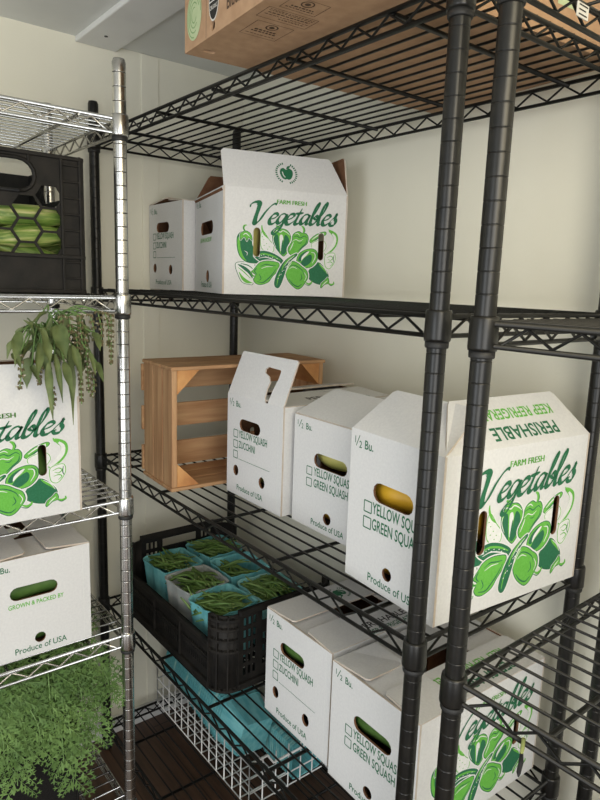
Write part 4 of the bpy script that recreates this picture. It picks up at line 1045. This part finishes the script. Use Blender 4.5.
# seam of the board, sticker, seal and lettering on the front
mb.stroke([(.079, .001), (.079, fh-.001)], .0012, .0002, M['darkink'], fe)
mb.flat(circ(.036, .046, .027, 24, .036), .0005, M['sticker'], fe)
for k in range(4):
    pts = [(.036+(.024-.0052*k)*math.cos(a), .046+(.032-.007*k)*math.sin(a)) for a in [.4*k+PI*1.5*i/14 for i in range(15)]]; mb.stroke(pts, .0018, .0007, M['stickerline'], fe)
mb.flat(circ(.105, .045, .0165, 22, .027), .0004, M['whiteink'], fe)
mb.flat([(.105+.0145*math.cos(a), .045+.0245*math.sin(a)) for a in [PI+PI*i/12 for i in range(13)]], .0006, M['blackink'], fe); mb.stroke([(.091, .0485), (.119, .0485)], .0035, .0006, M['blackink'], fe)
text(mb, 'ORGANIC', .0085, fe, M['whiteink'], .0935, .0345, sx=.62, z=.0008, bold=.01); text(mb, 'USDA', .012, fe, M['blackink'], .0935, .054, sx=.72, z=.0008, bold=.01)
text(mb, 'Organic', .050, fe, M['whiteink'], .142, .050, sx=.78, z=.0005, bold=.01)
text(mb, 'Blueberries', .027, fe, M['darkink'], .146, .021, sx=.74, z=.0005, bold=.016)
# box maker's panels printed on the underside (ruled frames, round mark, rows of small print)
def frame(x0, y0, x1, y1):
    for a, b in (((x0,y0),(x1,y0)),((x1,y0),(x1,y1)),((x1,y1),(x0,y1)),((x0,y1),(x0,y0))): mb.stroke([a, b], .0009, .0003, M['darkink'], ub)
def smallprint(x, y0, y1, wd, seed):
    q = random.Random(seed); y = y0
    while y < y1:
        w = q.uniform(.0025,.006); mb.stroke([(x, y), (x, min(y+w, y1))], wd, .0003, M['darkink'], ub); y += w+.0016
frame(fw-.193, .025, fw-.138, .084); frame(fw-.241, .015, fw-.205, .094); frame(fw-.288, .025, fw-.249, .080)
for (cx, cy) in ((fw-.180, .055), (fw-.276, .052)):
    p = circ(cx, cy, .0085, 18); mb.stroke(p+[p[0], p[1]], .0022, .0003, M['darkink'], ub); mb.flat(circ(cx, cy, .0042, 12), .0003, M['darkink'], ub)
for j, (lx, wd, a, b) in enumerate(((.164,.0042,.036,.072),(.157,.0036,.034,.074),(.147,.0016,.030,.080),(.236,.0016,.020,.090),(.232,.0016,.020,.090),(.226,.0026,.022,.088),(.219,.0016,.020,.090),(.213,.0022,.045,.088),(.262,.0034,.035,.070),(.256,.0022,.030,.075))): smallprint(fw-lx, a, b, wd, j)
mb.build('body', fb_)
mb = MB(); mb.panel([(0,0),(fw,0),(fw,fd),(0,fd)], [], .004, T(0,0,fh+.0045), M['kraftbox'], M['kraft'], M['kraftbox']); mb.build('lid', fb_)
# a small clip hanging under the right unit's front rail
ck = thing('rail_clip', 'small yellow and black clip hanging from the middle front rail of the right black unit', 'clip', (1.336, -.0225, .856), .02)
mb = MB(); mb.tube([(0,0,.016), (.001,-.001,.024), (0,.001,.0345)], [.0018,.0026,.0022], M['squash_stem'], 8); mb.build('yellow_band', ck)
mb = MB(); mb.tube([(0,0,.016), (.0005,0,.004), (-.001,0,-.010), (-.001,0,-.016)], [.0020,.0030,.0028,.001], M['rubber'], 8); mb.build('black_tip', ck)

# ------------------------------------------------------------------ light: daylight from the open side of the shed, plus an added warm fill for the walls
w = bpy.data.worlds.new('daylight'); SC.world = w; w.use_nodes = True
bg = w.node_tree.nodes['Background']; bg.inputs['Color'].default_value = (.90, .95, 1.0, 1); bg.inputs['Strength'].default_value = WORLD
def area(name, loc, tgt, sx, sy, power, col):
    l = bpy.data.lights.new(name, 'AREA'); l.shape = 'RECTANGLE'; l.size = sx; l.size_y = sy; l.energy = power; l.color = col
    o = bpy.data.objects.new(name, l); COL.objects.link(o); o.location = loc
    d = Vector(tgt)-Vector(loc); o.rotation_euler = d.to_track_quat('-Z', 'Y').to_euler(); return o
area('doorway_daylight', (2.9, -1.25, 1.2), (.4, .15, 1.05), 1.1, 1.8, DOOR, (1.0, .985, .95))
area('front_daylight_fill', (1.55, -2.4, .95), (.25, .15, .45), 1.0, 1.7, FRONT, (.93, .97, 1.0))  # second daylight area, added to brighten the dim lower left
wfill = bpy.data.lights.new('warm_wall_fill', 'POINT'); wfill.energy = WARM_FILL; wfill.color = (1.0, .87, .60); wfill.shadow_soft_size = .32  # unseen point light, added to warm and brighten the upper walls
bo = bpy.data.objects.new('warm_wall_fill', wfill); COL.objects.link(bo); bo.location = (2.0, -.25, 1.80)

# ------------------------------------------------------------------ camera
cam = bpy.data.cameras.new('camera'); co = bpy.data.objects.new('camera', cam); COL.objects.link(co)
cam.sensor_fit = 'VERTICAL'; cam.sensor_height = 24; cam.lens = 641.5*24/800; cam.clip_start = .02
D_, R_, U_ = Vector((-.7688, .6140, -.1784)), Vector((.6189, .7847, .0339)), Vector((-.1608, .0844, .9834))
D_, R_, U_ = CAMV
co.matrix_world = basis(CAML, R_, U_, -D_)
SC.camera = co
vs_ = SC.view_settings; vs_.view_transform = 'Standard'; vs_.look = 'None'; vs_.gamma = 1; vs_.use_curve_mapping = False; vs_.exposure = EXPO
